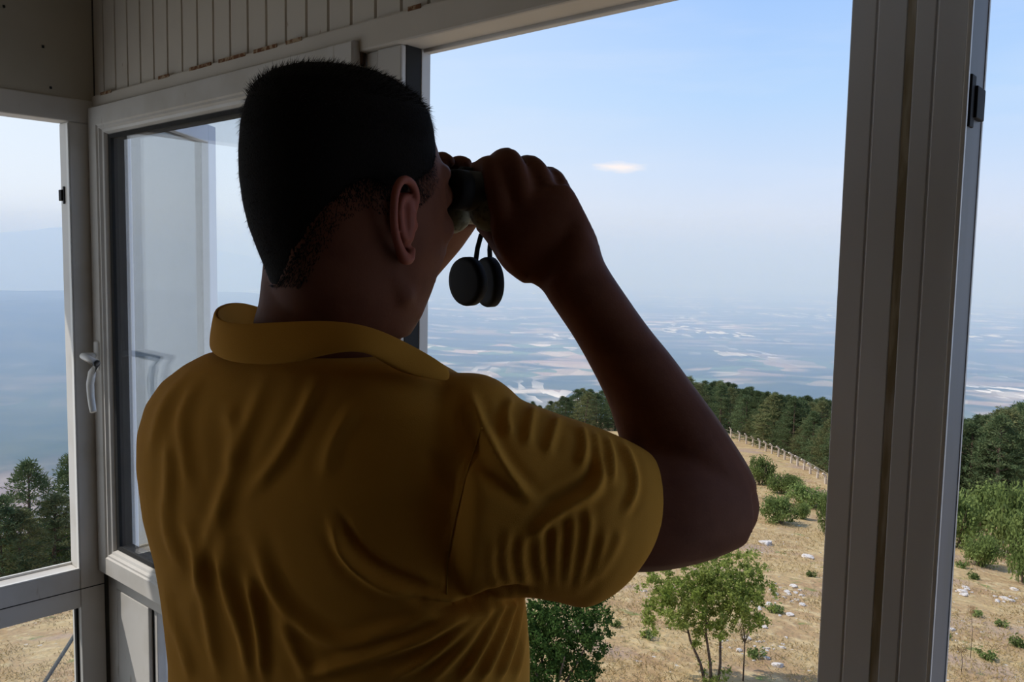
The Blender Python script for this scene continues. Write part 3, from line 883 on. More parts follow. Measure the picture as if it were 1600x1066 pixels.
# left window trees
for px, D, ytop, k, fat, lab in ((38, 33, 716, 0, .82, 'tall dark pine with a rounded top seen through the left window'), (103, 34, 708, 1, .8, 'pine whose branches reach in at the right edge of the left window'),
                            (-10, 31, 772, 1, .9, 'dark pine cut off by the left edge of the picture'), (72, 33, 768, 2, .95, 'olive green pine between the two taller pines in the left window'),
                            (12, 31, 795, 2, .9, 'lower branchy pine in front of the tall one, left window')):
    p = on_az(px, D); q = at(px, ytop, p[1])
    put_pine(k, p, q[2] - p[2] + .1, lab, None, fat=fat * (1.15 if q[2] - p[2] < 5 else 1))

# shrubs
sh_me = [broad_proto((0, 0, .42), (.62, .62, .42), 90, 34, .085, M_SHRUB, 11, .17), broad_proto((0, 0, .38), (.7, .6, .38), 90, 34, .085, M_SHRUB, 12, .2), broad_proto((0, 0, .5), (.5, .5, .5), 80, 34, .08, M_SHRUB, 13, .17)]
def shrub_stem():
    mb = MB()
    for a in range(5):
        mb.tube([(0, 0, -.25), (.2 * math.cos(a * 1.3), .2 * math.sin(a * 1.3), .3), (.35 * math.cos(a * 1.3), .35 * math.sin(a * 1.3), .62)], [.02, .014, .006], 5)
    return mb
st_me = shrub_stem().mesh('stem'); st_me.materials.append(M_BARK)
SHR = [  # px centre, base py, width px, height px, mesh, label
 (1188, 758, 46, 44, 0, 'round green shrub nearest the elbow, just below the fence line'),
 (1222, 772, 44, 34, 1, 'green shrub to the right of the round one beside the elbow'),
 (1217, 818, 62, 42, 0, 'broad bright shrub beside the elbow, in front of the others'),
 (1253, 812, 26, 28, 1, 'small shrub right next to the broad bright one'),
 (1262, 792, 66, 34, 1, 'low olive shrub behind, between elbow and grey post'),
 (1290, 836, 36, 56, 2, 'tall shrub half hidden by the left edge of the grey post'),
 (1240, 764, 34, 20, 1, 'tiny far shrub on the slope under the fence'),
 (1492, 856, 66, 80, 0, 'green bush touching the right edge of the grey post'),
 (1536, 842, 72, 70, 2, 'bright green bush in the middle of the right-hand light'),
 (1580, 876, 70, 104, 0, 'large green bush in front, right-hand light'),
 (1602, 912, 62, 90, 2, 'green bush cut off by the right edge of the picture'),
 (1590, 842, 60, 56, 1, 'green bush behind the large one at the right edge'),
 (1533, 886, 50, 50, 1, 'small pale olive bush at the foot of the bright green bushes'),
 (92, 918, 60, 95, 0, 'green bush beside the jamb in the left window'),
 (58, 925, 60, 80, 1, 'low yellow green bush under the pines in the left window'),
 (20, 930, 60, 75, 2, 'low bush at the left edge of the picture, left window'),
]
fshr = {}
for px, py, w_, h_, k, lab in SHR:
    p = ground_at(px, py); dd = np.linalg.norm(p - CAM)
    sx = w_ / F_PX * dd / 1.4; sz = h_ / F_PX * dd / 0.9
    if k not in fshr: fshr[k] = plant('green_shrub', p, lab, 'shrub', sh_me[k], st_me, None, rng.random() * 6, (sx, sx, sz), 'stem')
    else: copy_thing(fshr[k], p, rng.random() * 6, (sx, sx, sz), lab)
# little tufts of green weeds
wm = broad_proto((0, 0, .12), (.18, .18, .1), 14, 22, .07, M_SHRUB, 19, .09)
for i, (px, py, s_) in enumerate(((1268, 902, .8), (1505, 888, 1.1), (1521, 905, 1.0), (1540, 1030, 1.0), (1210, 958, 1.0), (1472, 890, .9), (1565, 980, .8), (1183, 1030, .9), (1590, 1010, 1.0), (1100, 900, .8), (960, 980, .7), (1525, 965, .8), (1012, 1000, .8), (1476, 1000, .7))):
    p = ground_at(px, py)
    if i == 0: w0 = bpy.data.objects.new('green_weed', wm); w0.location = tuple(p); w0.scale = (s_, s_, s_); link(w0); tag(w0, 'small tuft of green weed on the dry slope', 'weed', 'green weeds scattered on the dry slope')
    else:
        c = w0.copy(); C.objects.link(c); c.location = tuple(p); c.scale = (s_, s_, s_); c.rotation_euler.z = i

# young tree with three stems in front of the lookout
p = ground_at(1112, 1068); dd = np.linalg.norm(p - CAM); mpp = dd / F_PX
tr = MB()
tips = [(-62, 150), (-20, 165), (30, 160), (55, 140), (5, 185)]
rdir = np.array([_r[0], _r[1], 0]); rdir /= np.linalg.norm(rdir)
for i, (bx, mx_, my_, tx, ty) in enumerate(((-6, -32, 55, -50, 120), (0, -10, 62, -15, 150), (8, 10, 62, 30, 135))):
    def q(a, b, w_=0): return rdir * a * mpp + np.array([0, 0, b * mpp * 1.08]) + np.array([0, w_, 0])
    tr.tube([q(bx, -12), q((bx + mx_) / 2 + 2, 25), q(mx_, my_, .03), q((mx_ + tx) / 2, (my_ + ty) / 2, .05), q(tx, ty, .1 * (i - 1))], [.03, .026, .021, .015, .006], 8)
    for b in range(5):
        a0 = q(mx_ + (tx - mx_) * b / 6, my_ + (ty - my_) * b / 6)
        tr.tube([a0, a0 + unit(rng.normal(size=3)) * .28 + np.array([0, 0, .2])], [.009, .003], 5)
vs = []
r_ = np.random.default_rng(5)
for cx, cy, rx, ry, n in ((-20, 128, 80, 60, 230), (15, 148, 62, 50, 150), (-70, 112, 42, 42, 80), (40, 112, 34, 42, 70), (-10, 90, 60, 34, 70), (-92, 90, 20, 22, 14), (62, 135, 24, 25, 20), (5, 8, 26, 18, 12)):
    for j in range(n):
        dv = unit(r_.normal(size=3)) * r_.random() ** .45
        c = rdir * (cx + dv[0] * rx) * mpp + np.array([0, 0, (cy + dv[2] * ry) * mpp * 1.05]) + np.array([0, dv[1] * 60 * mpp, 0])
        pts = unit(r_.normal(size=(34, 3))) * r_.random((34, 1)) * .10 + c
        vs.append(cards(pts, unit(r_.normal(size=(34, 3)) + [0, 0, -.3]), .055, .036))
plant('young_tree', p, 'young bright green tree with three thin stems below the elbow', 'tree', card_mesh('foliage', np.concatenate(vs), M_LEAF), tr)

# spindly dry sapling beside it
p = ground_at(1161, 1066); dd = np.linalg.norm(p - CAM); mpp = dd / F_PX
tr = MB().tube([(0, 0, -.1), (.0, 0, 60 * mpp), rdir * -6 * mpp + [0, 0, 95 * mpp]], [.016, .012, .005], 6)
vs = []
for j in range(60):
    dv = unit(r_.normal(size=3)) * r_.random() ** .5
    c = rdir * (0 + dv[0] * 28) * mpp + np.array([0, 0, (85 + dv[2] * 36) * mpp]) + np.array([0, dv[1] * 25 * mpp, 0])
    if j % 4 == 0: tr.tube([(0, 0, 55 * mpp), c], [.006, .002], 4)
    pts = unit(r_.normal(size=(14, 3))) * r_.random((14, 1)) * .07 + c
    vs.append(cards(pts, unit(r_.normal(size=(14, 3))), .035, .012))
plant('dry_sapling', p, 'thin leafless-looking sapling with yellowish twigs right of the young tree', 'tree', card_mesh('foliage', np.concatenate(vs), leaf_material('yellowed_leaves', (.26, .22, .08), (.38, .30, .12), .3)), tr)

# dark bushy tree just below the window, mostly hidden by the man
p = ground_at(860, 1120); dd = np.linalg.norm(p - CAM); mpp = dd / F_PX
tr = MB()
for a in range(6):
    tr.tube([(0, 0, -.2), (.25 * math.cos(a), .25 * math.sin(a), .6), (.6 * math.cos(a), .6 * math.sin(a), 1.3)], [.035, .025, .01], 6)
vs = []
for cx, cy, rx, ry, n in ((0, 90, 70, 85, 330), (30, 150, 50, 40, 70), (-30, 130, 60, 60, 90), (62, 178, 18, 14, 9), (66, 120, 18, 30, 12), (55, 85, 24, 26, 16)):
    for j in range(n):
        dv = unit(r_.normal(size=3)) * r_.random() ** .4
        c = rdir * (cx + dv[0] * rx) * mpp + np.array([0, 0, (cy + dv[2] * ry) * mpp]) + np.array([0, dv[1] * 65 * mpp, 0])
        pts = unit(r_.normal(size=(34, 3))) * r_.random((34, 1)) * .11 + c
        vs.append(cards(pts, unit(r_.normal(size=(34, 3)) + [0, 0, -.3]), .06, .036))
plant('dark_bush', p, 'dark leafy bush below the yellow sleeve, right of the shirt', 'shrub', card_mesh('foliage', np.concatenate(vs), M_DARKLEAF), tr, stem_name='stem')

# seed stalks on the right
for i, (px, py, h_) in enumerate(((1516, 1030, 70), (1502, 1052, 34))):
    p = ground_at(px, py); dd = np.linalg.norm(p - CAM); mpp = dd / F_PX; H = h_ * mpp
    mb = MB().tube([(0, 0, -.05), (0.01, 0, H * .5), rdir * -.05 + np.array([0, 0, H * .9])], [.008, .006, .004], 5)
    vs = []
    for j in range(14):
        c = rdir * (-.07 + .10 * r_.normal()) + np.array([0, .05 * r_.normal(), H * (.85 + .15 * r_.random())])
        pts = r_.normal(size=(12, 3)) * .03 + c
        vs.append(cards(pts, unit(r_.normal(size=(12, 3)) + [-.3, 0, 1.]), .05, .01))
    plant('dry_weed', p, ['tall dry brown weed stalk right of the grey post', 'short dry weed at the foot of the tall weed stalk'][i], 'weed', card_mesh('foliage', np.concatenate(vs), leaf_material('brown_seed_heads', (.22, .13, .07), (.30, .2, .1), .2)), mb, stem_name='stem')

# straw
def straw(n, Dlo, Dhi, azs, hgt):
    r_ = np.random.default_rng(42)
    px = np.concatenate([r_.uniform(a, b, int(n * w_)) for a, b, w_ in azs])
    D = Dlo * (Dhi / Dlo) ** r_.random(len(px))
    v = _f[None] + _r[None] * ((px - 800) / F_PX)[:, None]
    v = v[:, :2] / np.hypot(v[:, 0], v[:, 1])[:, None] * D[:, None]
    x, y = v[:, 0], v[:, 1]
    keep = fbm(x, y, 2.2, 3, 61) + 0.25 * r_.random(len(x)) > 0.52
    x, y, D = x[keep], y[keep], D[keep]
    z = near_h(x, y)
    h = hgt * (.5 + r_.random(len(x))) * (1 + D / 150)
    c = np.stack([x, y, z + h * .42], -1)
    dr = unit(np.stack([r_.normal(size=len(x)) * .8, r_.normal(size=len(x)) * .8, np.ones(len(x))], -1))
    return cards(c, dr, h, .012 + D * .0006)
me = card_mesh('dry_grass', straw(130000, 9, 60, ((-60, 1700, 1.1),), .075), M_DRY)
o = link(bpy.data.objects.new('dry_grass', me)); tag(o, 'straw coloured dry grass covering the slope', 'grass', kind='stuff')

# limestone blocks
rk = []
for s_ in range(3):
    bm = bmesh.new(); bmesh.ops.create_icosphere(bm, subdivisions=3, radius=1)
    r2 = np.random.default_rng(s_ + 3); pl = [unit(r2.normal(size=3)) for _ in range(9)]
    for v in bm.verts:
        c = np.array(v.co)
        for n_ in pl:
            e = c @ n_ - .62
            if e > 0: c = c - n_ * e * .85
        v.co = c * np.array([1, .8, .5])
    me = bpy.data.meshes.new('rock'); bm.to_mesh(me); bm.free(); me.materials.append(M_ROCK); rk.append(me)
ROCKS = [(1197, 852, 22, 'pale flat rock below the elbow, farthest from the young tree'), (1262, 873, 18, 'white rock close to the left edge of the grey post'),
         (1215, 1042, 17, 'white rock near the bottom, right of the dry sapling'), (1197, 1030, 12, None), (1478, 922, 16, 'pale rock touching the right edge of the grey post')]
r2 = np.random.default_rng(9)
for cx, cy, n, sx, sy in ((1235, 935, 22, 45, 18), (1190, 945, 8, 30, 20), (1195, 1000, 16, 25, 26), (1150, 1010, 6, 30, 12), (1500, 925, 9, 25, 8), (1575, 935, 10, 30, 10), (1050, 925, 6, 40, 8), (1490, 990, 5, 12, 30), (1135, 925, 5, 40, 8)):
    for i in range(n): ROCKS.append((cx + r2.normal() * sx * .6, cy + r2.normal() * sy * .6, 4 + 9 * r2.random() ** 2, None))
for i, (px, py, w_, lab) in enumerate(ROCKS):
    p = ground_at(px, py); dd = np.linalg.norm(p - CAM); s_ = w_ / F_PX * dd / 1.7
    o = bpy.data.objects.new('limestone_rock', rk[i % 3]); o.location = (p[0], p[1], p[2] + s_ * .12); o.rotation_euler.z = i * 1.7; o.scale = (s_, s_, s_ * .9)
    link(o); tag(o, lab or 'small pale limestone scattered on the dry slope', 'rock', None if lab else 'small limestones scattered on the slope')

# post fence running up to the rim
fe_px = [(1128, 679), (1142, 684), (1155, 690), (1166, 694), (1176, 698), (1187, 702), (1196, 706), (1206, 710), (1216, 714), (1226, 719), (1236, 724), (1246, 729), (1256, 735), (1266, 741), (1277, 748), (1290, 757), (1304, 766), (1320, 776)]
base = ground_at(*fe_px[0])
fe = empty('post_fence', tuple(base), 'weathered wooden post and wire fence running along the forest edge', 'fence')
pts = [ground_at(a, b) for a, b in fe_px]
for i, p in enumerate(pts):
    dd = np.linalg.norm(p - CAM); s_ = dd / F_PX; H = 15.5 * s_
    l = p - base
    mb = MB().tube([l + [0, 0, -.2], l + [0.02 * (-1) ** i, 0, H * .8]], .09, 6)
    mb.tube([l + [0.02 * (-1) ** i, 0, H * .78], l + [-.22, .0, H]], .08, 6)
    mb.build('post', M_FENCEPOST, fe)
for hh_ in (.3, .6):
    MB().tube([p - base + [0, 0, hh_ * 1.2] for p in pts], .008, 4).build('wire', M_FENCEPOST, fe)

# ------------------------------------------------------------------ the man with the binoculars
def hdir(deg):
    a = math.radians(deg); return np.array([math.sin(a), math.cos(a), 0.0])
HEAD_AZ, TORSO_AZ = 47, 32
hf, hr = hdir(HEAD_AZ), hdir(HEAD_AZ + 90)
tf, trt = hdir(TORSO_AZ), hdir(TORSO_AZ + 90)
HEAD_Y = 0.78
Z3 = np.array([0, 0, 1.0])

# outline of the head: (y, left, right) in photo pixels, read at the head's distance
HEADROWS = [(108, 478, 572), (114, 448, 600), (125, 420, 626), (145, 396, 654), (172, 383, 674), (205, 375, 688), (245, 372, 700),
            (285, 373, 706), (325, 379, 704), (360, 386, 706), (395, 398, 702), (425, 410, 690), (455, 420, 680), (485, 432, 668), (510, 450, 655), (527, 490, 644)]
def fit_ring(make, L, R_):
    """grow and shift a section until its outline reaches the two pixels"""
    l_, r_ = L, R_
    for _ in range(5):
        ring = make(l_, r_); x = proj(np.array(ring))[:, 0]
        l_ += L - x.min(); r_ += R_ - x.max()
    return make(l_, r_)
def head_ring(y, L, R_, n=48, inset=0.0, aspect=None):
    c_, s_ = math.cos(math.radians(HEAD_AZ)), math.sin(math.radians(HEAD_AZ))
    k = 1.25 if aspect is None else aspect
    def make(L, R_, n=64, inset=0.0):
        c0 = at((L + R_) / 2, y, HEAD_Y); l = at(L, y, HEAD_Y); r = at(R_, y, HEAD_Y)
        E_ = np.linalg.norm(r - l) / 2
        a = E_ / math.sqrt(c_ ** 2 + (k * s_) ** 2); b = k * a
        a -= inset; b -= inset
        t_ = np.arange(n) * 2 * math.pi / n              # 0 = face, 90 = right ear, 180 = back of head
        f_ = np.cos(t_); r2 = np.sin(t_); e = 0.95
        p = c0[None] + np.outer(b * np.sign(f_) * abs(f_) ** e, hf) + np.outer(a * np.sign(r2) * abs(r2) ** e, hr)
        p[:, 2] = c0[2]
        return p
    l_, r_ = L, R_
    for _ in range(4):
        x = proj(make(l_, r_))[:, 0]; l_ += L - x.min(); r_ += R_ - x.max()
    return list(make(l_, r_, n, inset))
HR = np.array(HEADROWS, float)
def head_row(y): return np.interp(y, HR[:, 0], HR[:, 1]), np.interp(y, HR[:, 0], HR[:, 2])

mpx = HEAD_Y / F_PX                                       # metres per pixel at the head
hc = at(538, 300, HEAD_Y)                                  # middle of the head, at eye height
zeye = at(640, 300, HEAD_Y)[2]
eye_r = hc + hr * .032 + hf * .088; eye_r[2] = zeye
eye_l = hc - hr * .032 + hf * .088; eye_l[2] = zeye

body = MB()
rings = [head_ring(y, L, R_, inset=0.006 if y < 300 else 0.003) for y, L, R_ in HEADROWS]
body.rings(rings)
# brow, cheek bones, nose, lips, chin
def hp_(r, f, z): 
    p = hc + hr * r + hf * f; p[2] = zeye + z; return p
for s_ in (-1, 1):
    body.tube([hp_(s_ * .050, .074, .018), hp_(s_ * .030, .089, .022), hp_(s_ * .012, .092, .018)], [.008, .010, .008], 10)
    body.ball(hp_(s_ * .045, .070, -.032), (.019, .019, .018), 14)
    body.ball(hp_(s_ * .010, .104, -.047), (.008, .008, .007), 10)
    body.ball(eye_l if s_ < 0 else eye_r, (.0125, .0125, .0125), 12)
body.tube([hp_(0, .088, .006), hp_(0, .099, -.018), hp_(0, .112, -.040), hp_(0, .108, -.048)], [.007, .009, .011, .008], 12)
body.tube([hp_(-.020, .088, -.070), hp_(0, .098, -.067), hp_(.020, .088, -.070)], [.004, .0065, .004], 10)
body.tube([hp_(-.018, .088, -.080), hp_(0, .096, -.081), hp_(.018, .088, -.080)], [.004, .007, .004], 10)
body.ball(hp_(0, .064, -.108), (.022, .018, .016), 14)
body.tube([hp_(.060, -.002, -.060), hp_(.056, .022, -.092), hp_(.036, .048, -.108), hp_(0, .060, -.112)], [.014, .014, .014, .014], 12)
body.tube([hp_(-.060, -.002, -.060), hp_(-.056, .022, -.092), hp_(-.036, .048, -.106), hp_(0, .060, -.110)], [.014, .014, .014, .014], 12)
# neck down into the shirt
neck = [(400, 415, 600), (440, 411, 610), (475, 407, 622), (505, 398, 628), (540, 405, 618), (590, 430, 600)]
rg = []
for y, L, R_ in neck:
    c0 = at((L + R_) / 2, y, HEAD_Y + .005); E_ = (R_ - L) / 2 * mpx
    rg.append([c0 + E_ * (np.array([1, 0, 0]) * math.cos(2 * math.pi * k / 32) + np.array([0, .92, 0]) * math.sin(2 * math.pi * k / 32)) for k in range(32)])
body.rings(rg)

# ---- torso frame
SH_R = at(775, 725, 0.70); SH_L = at(330, 690, 0.95)
EL_R = at(1118, 782, 0.80); WR_R = at(893, 432, 0.86)
chest = at(530, 760, 0.82)
body.tube([at(545, 560, .80), at(540, 700, .83), at(540, 900, .84), at(545, 1100, .84)], [(.075, .06), (.13, .08), (.12, .08), (.12, .08)], 24, up=trt)
# right arm (skin): upper arm under the sleeve, elbow, forearm
def arm_from_px(rows, Yf, seg=24, dfl=0.95):
    """rows: (x1,y1,x2,y2) the two edges of the limb in the photo; Y = distance; round section between them"""
    rings = []
    cs = []
    A = np.array(rows, float); fine = []
    for i in range(len(A) - 1):
        p0, p1, p2, p3 = A[max(i - 1, 0)], A[i], A[i + 1], A[min(i + 2, len(A) - 1)]
        for k in range(4):
            t_ = k / 4
            fine.append(.5 * ((2 * p1) + (-p0 + p2) * t_ + (2 * p0 - 5 * p1 + 4 * p2 - p3) * t_ ** 2 + (-p0 + 3 * p1 - 3 * p2 + p3) * t_ ** 3))
    rows = fine + [A[-1]]
    for x1, y1, x2, y2, Y in rows:
        a, b = at(x1, y1, Y), at(x2, y2, Y); cs.append(((a + b) / 2, b - a))
    for i, (c, ab) in enumerate(cs):
        E_ = np.linalg.norm(ab) / 2; ua = ab / (2 * E_)
        t_ = cs[min(i + 1, len(cs) - 1)][0] - cs[max(i - 1, 0)][0]
        w = np.cross(ua, t_); w /= np.linalg.norm(w)
        if w[1] < 0: w = -w
        rings.append([c + ua * E_ * math.cos(2 * math.pi * k / seg) + w * E_ * dfl * math.sin(2 * math.pi * k / seg) for k in range(seg)])
    return rings
fore = [(868, 372, 912, 330, .828), (846, 440, 935, 385, .828), (853, 462, 948, 416, .827), (870, 488, 978, 462, .825), (898, 530, 1014, 513, .822), (926, 580, 1052, 560, .818),
        (950, 630, 1090, 612, .814), (966, 680, 1130, 668, .808), (985, 735, 1165, 722, .805), (1020, 790, 1182, 758, .802)]
body.rings(arm_from_px(fore, 0))
upper = [(800, 700, 790, 830, .74), (880, 705, 860, 860, .745), (960, 706, 925, 880, .757), (1010, 705, 975, 889, .765), (1060, 700, 1030, 886, .775), (1110, 712, 1095, 872, .787), (1150, 735, 1148, 853, .797)]
body.rings(arm_from_px(upper, 0, dfl=.9))
body.ball(at(1136, 791, .80), (.0305, .031, .036), 24)

# ---- binoculars geometry
bax = unit(hf * 1.0 + hr * .10 + Z3 * -.015)              # optical axis
brt = unit(np.cross(bax, Z3)); bup = np.cross(brt, bax)
b_eye = (eye_r + eye_l) / 2 + bax * .018
b_eye[2] = at(735, 303, 0.87)[2]
def bp(r, f, u): return b_eye + brt * r + bax * f + bup * u

# ---- right hand: palm, four fingers over the barrel, thumb underneath
def px3(x, y, Y): return at(x, y, Y)
hand = MB()
hand.rings(arm_from_px([(850, 455, 943, 405, .828), (820, 436, 934, 372, .826), (790, 412, 918, 338, .824), (770, 380, 902, 306, .824), (764, 345, 888, 286, .828)], 0, dfl=.40))
FING = [  # from knuckle over the first joint to the tip, curling over the far side of the barrel
    ([(790, 345, .822), (777, 298, .822), (768, 262, .836), (754, 262, .868), (742, 272, .895), (735, 284, .905)], [.0135, .0125, .0112, .0098, .0088, .0075]),
    ([(822, 330, .822), (812, 285, .822), (797, 250, .838), (779, 250, .872), (767, 264, .902), (763, 280, .912)], [.0135, .0122, .0112, .0098, .0088, .0075]),
    ([(852, 325, .828), (850, 292, .830), (836, 262, .846), (818, 257, .880), (804, 270, .908), (798, 286, .918)], [.0128, .0118, .0104, .0093, .0084, .0072]),
    ([(876, 335, .836), (880, 308, .838), (867, 279, .852), (850, 272, .884), (836, 282, .908), (830, 296, .918)], [.0118, .0106, .0094, .0083, .0075, .0066])]
def spline(pts, rad, n=4):
    P_ = [np.array(at(*p)) if len(p) == 3 and p[0] > 5 else np.array(p) for p in pts]
    out, ro = [], []
    for i in range(len(P_) - 1):
        p0 = P_[max(i - 1, 0)]; p1 = P_[i]; p2 = P_[i + 1]; p3 = P_[min(i + 2, len(P_) - 1)]
        for k in range(n):
            t_ = k / n
            out.append(.5 * ((2 * p1) + (-p0 + p2) * t_ + (2 * p0 - 5 * p1 + 4 * p2 - p3) * t_ ** 2 + (-p0 + 3 * p1 - 3 * p2 + p3) * t_ ** 3))
            ro.append(rad[i] * (1 - t_) + rad[i + 1] * t_)
    out.append(P_[-1]); ro.append(rad[-1]); return out, ro
for pts, rad in FING:
    a, b = spline(pts, rad); hand.tube(a, b, 12)
    hand.ball(a[-1], (rad[-1],) * 3, 10)
    hand.ball(at(pts[2][0], pts[2][1] + 2, pts[2][2]), (.0108,) * 3, 12)
a, b = spline([(835, 425, .828), (805, 404, .835), (784, 380, .850), (768, 362, .866), (754, 352, .880)], [.016, .0155, .0125, .0108, .0085])
hand.tube(a, b, 12); hand.ball(a[-1], (.0085,) * 3, 10)
body.add(hand.v, hand.f)

# ---- left arm, raised on the far side
EL_L = at(470, 690, 1.16); WR_L = at(655, 420, 1.04)
body.tube([SH_L, (SH_L + EL_L) / 2, EL_L], [.05, .046, .040], 18)
body.tube([EL_L, EL_L * .6 + WR_L * .4, WR_L], [.040, .038, .026], 18)
LH = MB()
lw = WR_L; lk = bp(-.062, .055, -.020)
LH.tube([lw, (lw + lk) / 2, lk], [(.027, .02), (.038, .016), (.040, .014)], 16, up=bax)
for i, (f0, dl) in enumerate(((.022, 0), (.044, .004), (.066, .002), (.086, -.006))):
    k0 = bp(-.068, f0, -.012); k1 = bp(-.072, f0 - .002, .018 + dl); k2 = bp(-.058, f0 - .006, .036 + dl); k3 = bp(-.036, f0 - .008, .036)
    pts_, rd_ = spline([k0, k1, k2, k3], [.0112, .0102, .0095, .0075]); LH.tube(pts_, rd_, 12); LH.ball(pts_[-1], (.0075,) * 3, 10)
pts_, rd_ = spline([bp(-.060, .02, -.03), bp(-.045, .012, -.040), bp(-.028, .020, -.040)], [.014, .0115, .0085]); LH.tube(pts_, rd_, 12); LH.ball(pts_[-1], (.0085,) * 3, 10)
body.add(LH.v, LH.f)
# legs inside the trousers
hips = np.array([chest[0] - .0, .84, 0.95])
skin_me = fused(body, 0.0032, 6, 0.5)

man = empty('person', (float(hips[0]), float(hips[1]), 0.0), 'man in mustard yellow polo shirt seen from behind, looking out through binoculars with raised elbow', 'person')
def mp(o_):
    o_.parent = man; o_.matrix_parent_inverse = Matrix.Translation(-Vector(man.location)); return o_
bo = mp(mesh_obj('body', skin_me, M_SKIN)); 

# ear: helix, antihelix, lobe and a sunken bowl, set behind the cheek
ear = MB()
ec = at(634, 346, .728)
ez = Z3; ex = unit(hf * .85 + hr * .05); eo = unit(hr * .9 - hf * .45)     # up, forward, outward
def ep(f_, u_, o_): return ec + ex * f_ * .72 + ez * u_ + eo * o_
hel = [ep(.010, .004, -.004), ep(.014, .020, .001), ep(.007, .031, .006), ep(-.006, .034, .010), ep(-.016, .026, .013), ep(-.020, .010, .014), ep(-.018, -.008, .012), ep(-.011, -.022, .008), ep(-.003, -.031, .004), ep(.005, -.031, .000), ep(.009, -.022, -.003)]
a, b = spline([tuple(p) for p in hel], [.003, .0036, .0038, .0038, .0038, .0037, .0037, .0042, .0058, .0052, .004], 4)
ear.tube(a, b, 10)
a, b = spline([tuple(p) for p in (ep(.003, .020, .002), ep(-.007, .018, .006), ep(-.011, .006, .007), ep(-.008, -.008, .006), ep(-.001, -.016, .003))], [.003, .0035, .0038, .0038, .004], 4)
ear.tube(a, b, 10)
ear.ball(ep(-.003, .001, -.003), (.012, .010, .026), 14)
ear.ball(ep(.011, -.003, .001), (.004, .004, .006), 10)
mp(mesh_obj('ear', fused(ear, .0014, 4), M_EAR))

# hair: cropped cap with its own thickness and loose ends
HL = [(0, 176), (25, 180), (45, 205), (62, 262), (80, 290), (95, 300), (106, 288), (118, 306), (130, 340), (145, 385), (165, 430), (180, 450), (200, 448), (220, 420), (240, 350), (255, 262), (262, 300), (280, 290), (298, 262), (315, 205), (335, 180), (360, 176)]
def hairline(t_): return float(np.interp(t_, [a for a, b in HL], [b for a, b in HL]))
nseg = 128
nrow = 46
TAB = [np.array(head_ring(y, *head_row(y), nseg)) for y in range(108, 470, 3)]
def ring_at(y, inset):
    q = (y - 108) / 3; i = min(int(q), len(TAB) - 2); r_ = TAB[i] * (1 - (q - i)) + TAB[i + 1] * (q - i)
    c = r_.mean(0); return c + (r_ - c) * (1 - inset / .085)
hm = MB(); V_out = []
for i in range(nrow):
    q_ = i / (nrow - 1)
    row = []
    for k in range(nseg):
        yh = hairline(k * 360 / nseg)
        y = 108 + (yh - 108) * q_ ** 1.5
        row.append(ring_at(y, .0035 * max(0, (q_ - .75) / .25))[k])   # cropped shorter towards the edge
    V_out.append(row)
topc = at(525, 105, HEAD_Y)
for k in range(nseg):
    for i in range(nrow - 1):
        k2 = (k + 1) % nseg
        n = len(hm.v)
        hm.v += [tuple(V_out[i][k]), tuple(V_out[i][k2]), tuple(V_out[i + 1][k2]), tuple(V_out[i + 1][k])]
        hm.f.append((n, n + 1, n + 2, n + 3))
n = len(hm.v); hm.v += [tuple(p) for p in V_out[0]] + [tuple(topc)]
for k in range(nseg): hm.f.append((n + k, n + nseg, n + (k + 1) % nseg))
me = hm.mesh('hair')
bm = bmesh.new(); bm.from_mesh(me); bmesh.ops.remove_doubles(bm, verts=bm.verts, dist=1e-5); bmesh.ops.recalc_face_normals(bm, faces=bm.faces)
bm.normal_update()
cz = sum((v.co for v in bm.verts), Vector()) / len(bm.verts)
f0 = max(bm.faces, key=lambda f: f.calc_center_median().z)
if f0.normal.z < 0: bmesh.ops.reverse_faces(bm, faces=bm.faces)
rs = np.random.default_rng(3)
hv = []
crown = Vector(topc)
for f in list(bm.faces):
    c = f.calc_center_median(); nrm = f.normal
    ar = f.calc_area()
    cnt = int(ar / 1.6e-6 * .28) + 1
    vs4 = [v.co for v in f.verts]
    low = (zeye + .09 - c.z)
    ln = .0075 if c.z > zeye + .05 else .0045
    for j in range(min(cnt, 40)):
        w4 = rs.dirichlet([1] * len(vs4)); p = sum((v * float(w) for v, w in zip(vs4, w4)), Vector())
        down = Vector((0, 0, -1)) - nrm * (-nrm.z)
        if c.z > zeye + .075: down = Vector(hf) * 1.0 - nrm * nrm.dot(Vector(hf))
        d = (nrm * .42 + down * .8 + Vector(rs.normal(size=3) * .22)).normalized() * ln * float(.6 + .8 * rs.random())
        s_ = d.cross(nrm).normalized() * .00038
        q0 = p - nrm * .001
        hv += [q0 - s_, q0 + s_, q0 + d * .6 + s_ * .7, q0 + d]
ext = bmesh.ops.solidify(bm, geom=bm.faces[:], thickness=.005)
bm.to_mesh(me); bm.free()
me.polygons.foreach_set('use_smooth', [True] * len(me.polygons))
hair = mp(mesh_obj('hair', me, M_HAIR))
